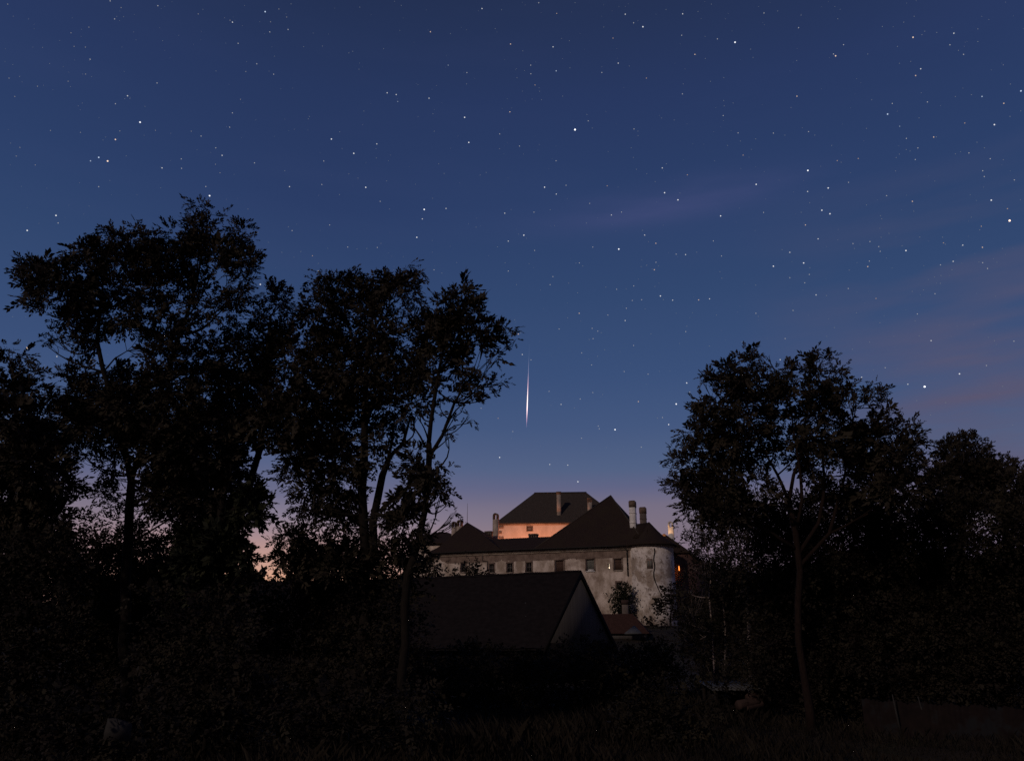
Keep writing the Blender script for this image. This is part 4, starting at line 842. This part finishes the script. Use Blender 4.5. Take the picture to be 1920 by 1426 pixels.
# ---------------------------------------------------------------- stars and meteor
STARS = '''0 0 818,8,2 1172,44,2 851,142,2 1726,166,3 1472,105,1 1708,152,1 899,58,1 669,441,2 634,351,1 550,345,1 636,551,1 506,604,1 278,641,1 67,581,1 1166,617,2 947,712,3 857,771,2 1040,908,5 857,1036,4o 733,1169,4b 672,1195,3b 799,1196,5o 1203,1247,3 1348,1250,2 1346,1180,2 1649,1154,3 1602,1098,2 1493,1011,2 1420,975,1 1705,945,2 1726,839,2 1786,738,1 1825,532,1 1768,323,2 890,973,1 597,983,1 375,969,1 148,1095,1 120,1159,1 262,1225,1 733,1386,2 1528,1385,2 1890,1210,2 1600,1220,1 1634,1283,1 1154,968,1 57,32,1 110,717,1 527,245,1 660,203,1
480 0 68,88,4b 108,163,1 102,238,2 238,220,2 170,68,1 228,128,1 353,348,1 494,343,1 6,475,2 131,552,2 690,394,1 718,382,1 948,362,1 764,515,1 1295,237,3o 1444,251,1 1678,65,3 1776,214,1 1824,74,1 1890,328,3o 1427,485,2b 1566,540,2 1563,624,1 974,690,3 1041,703,3 1052,754,2b 1285,730,3 801,826,1 1549,872,4 1580,1058,4 1885,831,3o 560,1033,4 622,979,1 726,1139,4 897,1069,3 893,1173,1 503,1196,2 213,1268,1 249,1386,3 489,1370,2 689,1291,1 757,1322,1 815,1391,4 969,1344,1 1357,1217,1 1397,1288,1 1664,1300,1 1709,1280,1 1810,995,2 1808,1105,1 396,865,1 388,883,1 1314,845,1 1323,975,1 770,54,1 1079,41,1 260,30,1
960 0 199,22,2 468,22,1 332,101,2o 841,107,3 903,171,2 972,200,4 681,202,1 750,284,2o 426,303,1 305,349,3 80,379,1 139,485,2 328,527,3b 140,549,2 37,577,1 171,632,2o 204,678,1 219,741,1 376,714,1 431,505,1 667,539,2 789,470,3 871,491,1 998,581,2o 1260,263,2 1267,104,3 1144,72,1 1381,87,1 1525,290,2 1656,315,5 1358,405,3o 1435,436,1 1790,427,1 1771,366,1 1480,32,1 1871,98,2 1271,624,1 1265,698,2 1572,747,1 1575,787,1 1568,859,2 1641,766,1 1204,892,1 1110,877,1 566,898,2 556,850,1 596,951,1 468,963,6 906,958,2 935,974,1 936,1007,1 885,1098,1 901,1169,1 56,1085,2 327,1194,2 242,1390,4 401,1376,2 707,1380,2o 1116,1247,3 924,1257,1 1001,1290,1 1146,1217,1 1302,1298,2o 1063,1348,1 1679,987,2 1695,1048,1 1600,1080,1 1810,1031,1 1716,1152,2o 1813,1369,4 1573,577,1 1473,605,1
1440 0 72,83,1 245,114,1 518,141,1 227,207,2 502,416,4o 486,402,2 561,333,2 213,451,1 849,198,1o 1077,278,4o 1143,260,1 1164,233,1 1253,242,1 1380,248,3 1351,334,2 1452,405,2 1414,375,1 1558,310,1 1558,216,1 1134,512,3 1096,562,3o 1060,457,1 975,471,1 961,346,1 740,402,1 215,715,3o 171,799,1 923,769,2 888,848,4b 770,742,1 1184,758,2 1122,876,1 978,938,2b 731,954,1 301,978,2 347,1004,1 40,989,2 125,1004,1 473,1080,1 514,1193,2o 543,1205,1 670,1177,2o 296,1266,5 447,1396,4 294,1422,3 598,1354,2 947,1270,1 1028,1028,2 1026,1111,1 1055,1122,1 1113,1099,2 975,1145,1 952,1170,1 1094,1185,2 1230,1018,3o 1250,1017,1 1461,914,2o 1681,926,4 1751,768,3o 1878,676,4b 1589,717,3b 1511,703,1 1391,718,1 1800,625,1 1747,483,1 1797,865,1 1552,1056,1 1607,1098,1 1492,1136,2 1391,1142,1 1650,1179,2 1747,1186,1 1594,1268,2 1606,1311,2 1829,1336,2 1008,166,1 1085,122,1
480 300 620,257,1 922,307,2 992,364,1 1249,367,5 1411,360,3 1235,437,3 1312,284,1 1194,574,4 547,482,2 268,524,2 241,495,1 10,536,2 419,710,2o 461,822,2 543,871,4 32,923,4 681,646,2 901,649,2 928,619,1 823,656,1 333,679,1 1322,815,2 1380,838,1 1273,909,2 1565,845,1 1705,1174,3 1847,395,3 1873,602,3 1794,645,1 1634,499,1 1850,763,1 1873,824,2 192,685,1
960 300 329,253,3 577,322,2 738,408,3 813,386,2 553,468,1 163,387,2 284,370,1 88,558,4 168,671,2 600,646,2 793,661,5 969,522,1 985,557,3 1068,618,3o 1069,759,2 1057,814,3o 959,792,1 1000,781,1 1219,699,2 1289,702,3 1372,684,1 1495,601,2 1556,712,2 1133,243,4 1232,296,4 1549,415,4 1868,389,2 304,865,2 283,925,2 421,914,1 475,765,1 500,764,2 525,786,1 487,985,1 777,959,2 904,934,2 1102,1009,4 1193,1040,3 1124,1036,1 893,1042,2 963,1036,2 849,1100,2 1386,1038,3o 1467,1030,3 712,1150,2 499,1137,3o 840,1191,3 20,1185,1 47,1291,3o 65,1284,1 350,1254,2 413,1170,1 595,1249,2 637,1270,2 662,1280,1 602,1325,2 573,1332,1 903,1376,2 688,1407,1 1032,1290,1 1290,1273,2 1299,1233,1 1519,1151,1 1544,829,1 1558,877,1 1811,1137,2 1829,1160,1 1810,928,1 1707,1349,1 1466,1380,1 697,942,1 34,925,1
1440 300 1658,298,4 1072,307,3o 881,265,2 1794,450,6o 1778,361,2o 1584,492,2o 1572,518,1 1303,615,2o 1296,573,1 1317,625,1 1446,632,3 1592,648,3o 1375,752,3 1281,778,2 1594,762,2 1630,805,2 1024,672,4 995,636,1 822,642,2 757,605,2 631,620,2 898,544,1 840,573,1 833,678,2 753,750,2 741,791,3o 603,817,1 596,953,2 802,1027,2o 656,1133,1 831,1208,1 400,373,4 460,399,4 278,482,3o 372,585,3 162,685,3 104,665,1 265,764,4 40,788,4 311,800,1 307,849,2 162,873,2 273,911,2 357,1001,3 435,1006,1 186,1116,2 493,1243,1 127,1325,2 1109,1142,2 1240,992,2 1154,963,1 1284,857,1 1280,915,1 1070,975,1 1211,1340,3 1122,1304,1 1826,1344,2 1681,1341,1 755,1350,1 627,1404,1 835,414,1 845,436,1 1083,380,1 732,334,1 310,317,1 246,388,1 1127,572,1 1366,814,1
880 600 393,255,3 458,295,2 592,528,2 681,625,3 823,585,2 834,243,2 1006,219,2 1220,188,3 1150,381,2 1327,401,2 908,332,2 917,537,2 988,551,1 957,785,2 965,805,2 1082,812,5 1255,604,3o 1614,466,4 1536,622,5 1480,774,4 1636,534,2 1434,722,2 1397,726,1 833,875,2 1277,942,2 1411,1083,1 225,1018,4 597,1070,3 731,1075,3 806,1198,4 214,728,2o 323,826,2 87,653,2 953,268,1 779,651,1'''
ST = []
for line in STARS.split('\n'):
    q = line.split(); x0, y0 = float(q[0]), float(q[1])
    for s_ in q[2:]:
        a_, b_, c_ = s_.split(','); ST.append((x0 + float(a_) / 3.96, y0 + float(b_) / 3.96, int(c_[0]), c_[1:]))
ST += [(1462.8, 674, 3, ''), (1615.6, 707, 3, ''), (1659.7, 689, 2, ''), (1702.3, 720, 3, ''), (1733.7, 724.6, 6, ''), (1799, 700.6, 4, ''), (1849.6, 685, 2, ''), (1745, 777.5, 1, ''), (1747.5, 860.6, 2, ''), (1880, 724, 1, ''),
       (1719, 750.5, 1, ''), (1773, 754.5, 1, ''), (1657, 765, 2, ''), (393, 367, 5, ''), (105, 404, 4, ''), (51, 432, 4, ''), (109, 418, 2, ''), (51.5, 652, 6, 'o'), (106.6, 668, 3, ''), (235, 689, 2, ''), (248, 565, 2, ''), (171, 674, 2, ''), (465, 392, 1, ''), (154.5, 909.6, 2, '')]
keep = []
for s_ in ST:
    if not any(abs(s_[0] - t[0]) < 3.5 and abs(s_[1] - t[1]) < 3.5 for t in keep): keep.append(s_)
keep.sort(key=lambda t: -t[2])
RS = 4000.0
def sky_at(px, py, r=RS): d = ray(px, py); return O + d / np.linalg.norm(d) * r
ico_v = []; import bmesh
bm = bmesh.new(); bmesh.ops.create_icosphere(bm, subdivisions=2, radius=1); ico = np.array([v.co[:] for v in bm.verts]); icof = [[v.index for v in f.verts] for f in bm.faces]; bm.free()
HUE = {'': (.93, .95, 1.0), 'o': (1, .74, .58), 'b': (.62, .76, 1.0)}
NAME = {'': 'white', 'o': 'orange', 'b': 'blue'}
RAD = {1: .36, 2: .42, 3: .50, 4: .58, 5: .68, 6: .82}; EMI = {1: .24, 2: .38, 3: .58, 4: .85, 5: 1.2, 6: 1.9}
px1 = RS / (F * 1024 / 1920)
smesh = {}
SPECIAL = {}
def nearest_desc(x, y, used):
    marks = [('the meteor', 990, 730), ("the castle's long back roof", 1050, 923), ("the tallest left tree's top", 385, 378), ("the broad left tree's pointed top", 775, 495), ('the twin tops of the big right tree', 1470, 658),
             ('the small flat-topped right tree', 1806, 824), ('the leftmost tree', 20, 645), ('the faint cloud streak', 1350, 378), ('the right edge of the photo', 1915, 200), ('the top edge of the photo', 1050, 2), ('the top left corner', 10, 10), ('the top right corner', 1910, 10)]
    m = min(marks, key=lambda k: math.hypot(k[1] - x, k[2] - y)); dx, dy = x - m[1], y - m[2]
    side = ('right of' if dx > 0 else 'left of') if abs(dx) > 1.6 * abs(dy) else ('above' if dy < 0 else 'below') if abs(dy) > 1.6 * abs(dx) else (('above' if dy < 0 else 'below') + ' and ' + ('right of' if dx > 0 else 'left of'))
    dist = math.hypot(dx, dy); far_ = 'close' if dist < 70 else 'a little way' if dist < 170 else 'well' if dist < 290 else 'far'
    return f'{far_} {side} {m[0]}'
usedl = {}
for i, (x, y, c, h_) in enumerate(keep[:300]):
    key = (c, h_)
    if key not in smesh:
        me = bpy.data.meshes.new('star'); me.from_pydata([tuple(v * RAD[c] * px1) for v in ico], [], icof)
        me.materials.append(emis(f'starlight_{NAME[h_]}_{c}', HUE[h_], EMI[c])); smesh[key] = me
    o = bpy.data.objects.new('star', smesh[key]); COL.objects.link(o); o.location = Vector(sky_at(x, y))
    if c >= 4:
        size = {4: 'bright', 5: 'very bright', 6: 'brilliant'}[c]; hue = NAME[h_]
        lb = f'{size} {hue} star {nearest_desc(x, y, usedl)}'
        usedl.setdefault(lb, []).append((o, x, y)); tag(o, lb, 'star', 'bright stars')
    elif c == 3: tag(o, f'clear {NAME[h_]} star of middling brightness', 'star', f'middling {NAME[h_]} stars')
    elif c == 2: tag(o, f'small dim {NAME[h_]} star', 'star', f'small dim {NAME[h_]} stars')
    else: tag(o, f'tiny faint {NAME[h_]} star, barely visible', 'star', f'tiny faint {NAME[h_]} stars')
for lb, L_ in usedl.items():
    if len(L_) > 1:
        xs_ = sorted(L_, key=lambda t: t[1]); n_ = len(xs_)
        for j, (o, x, y) in enumerate(xs_):
            w_ = {2: ['left one of two', 'right one of two'], 3: ['leftmost of three', 'middle of three', 'rightmost of three']}.get(n_) or ['leftmost', 'second from left', 'third from left', 'fourth from left', 'fifth from left', 'sixth from left', 'seventh from left'][:n_ - 1] + ['rightmost']
            o['label'] = lb + ', ' + w_[j]
# the remaining faint ones
rest = [(x, y) for x, y, c, h_ in keep[300:]]
for i in range(650): rest.append((rng.random() * 2000 - 40, rng.random() ** 1.15 * 880))
mb = MB(); oct_ = np.array([[1, 0, 0], [-1, 0, 0], [0, 1, 0], [0, -1, 0], [0, 0, 1], [0, 0, -1]]); of = [(0, 2, 4), (2, 1, 4), (1, 3, 4), (3, 0, 4), (2, 0, 5), (1, 2, 5), (3, 1, 5), (0, 3, 5)]
for i, (x, y) in enumerate(rest):
    c = sky_at(x, y, RS + 50); r = px1 * (.42 if i < len(keep) - 300 else .20 + .16 * rng.random() ** 2); k = len(mb.v); mb.v += [tuple(c + v * r) for v in oct_]; mb.f += [[k + a for a in f] for f in of]
tag(mb.build('faint_stars', emis('faint_starlight', (.75, .85, 1), .22)), 'scatter of the faintest stars across the night sky', 'stars', kind='stuff')
# meteor: a glowing spindle far off, brightest in its lower half
a_, b_ = sky_at(992.5, 645, 3200), sky_at(987.2, 801, 3200); pxm = 3200 / F
mb = MB(); n_ = 40; prof = []
for i in range(n_ + 1):
    t = i / n_; w_ = np.interp(t, [0, .15, .35, .5, .66, .76, .84, .93, 1], [.10, .24, .42, .68, 1.05, 1.2, .9, .42, .05]); prof.append(w_ * pxm * .82)
mb.tube([a_ + (b_ - a_) * i / n_ for i in range(n_ + 1)], prof, 8)
mm = bpy.data.materials.new('meteor_light'); mm.use_nodes = True; t = mm.node_tree; t.nodes.remove(t.nodes['Principled BSDF'])
e = t.nodes.new('ShaderNodeEmission'); tcn = t.nodes.new('ShaderNodeTexCoord'); sp_ = t.nodes.new('ShaderNodeSeparateXYZ'); t.links.new(tcn.outputs['Generated'], sp_.inputs[0])
r = t.nodes.new('ShaderNodeValToRGB'); r.color_ramp.elements[0].position = 0; r.color_ramp.elements[0].color = (.30, .25, .45, 1)
for pos, c in ((.10, (.85, .5, .7, 1)), (.22, (1.7, 1.25, 1.3, 1)), (.34, (1.6, 1.3, 1.25, 1)), (.5, (.95, .6, .75, 1)), (.66, (.30, .30, .48, 1)), (.85, (.11, .15, .28, 1))):
    q = r.color_ramp.elements.new(pos); q.color = c
r.color_ramp.elements[-1].position = 1; r.color_ramp.elements[-1].color = (.06, .10, .21, 1)
t.links.new(sp_.outputs[2], r.inputs[0]); t.links.new(r.outputs[0], e.inputs[0]); e.inputs[1].default_value = 1.0
t.links.new(e.outputs[0], t.nodes['Material Output'].inputs[0]); mm.cycles.emission_sampling = 'NONE'
tag(mb.build('meteor', mm, None, loc=(a_ + b_) / 2, smooth=True), 'streak of a falling meteor above the castle, white core with pinkish ends', 'meteor')
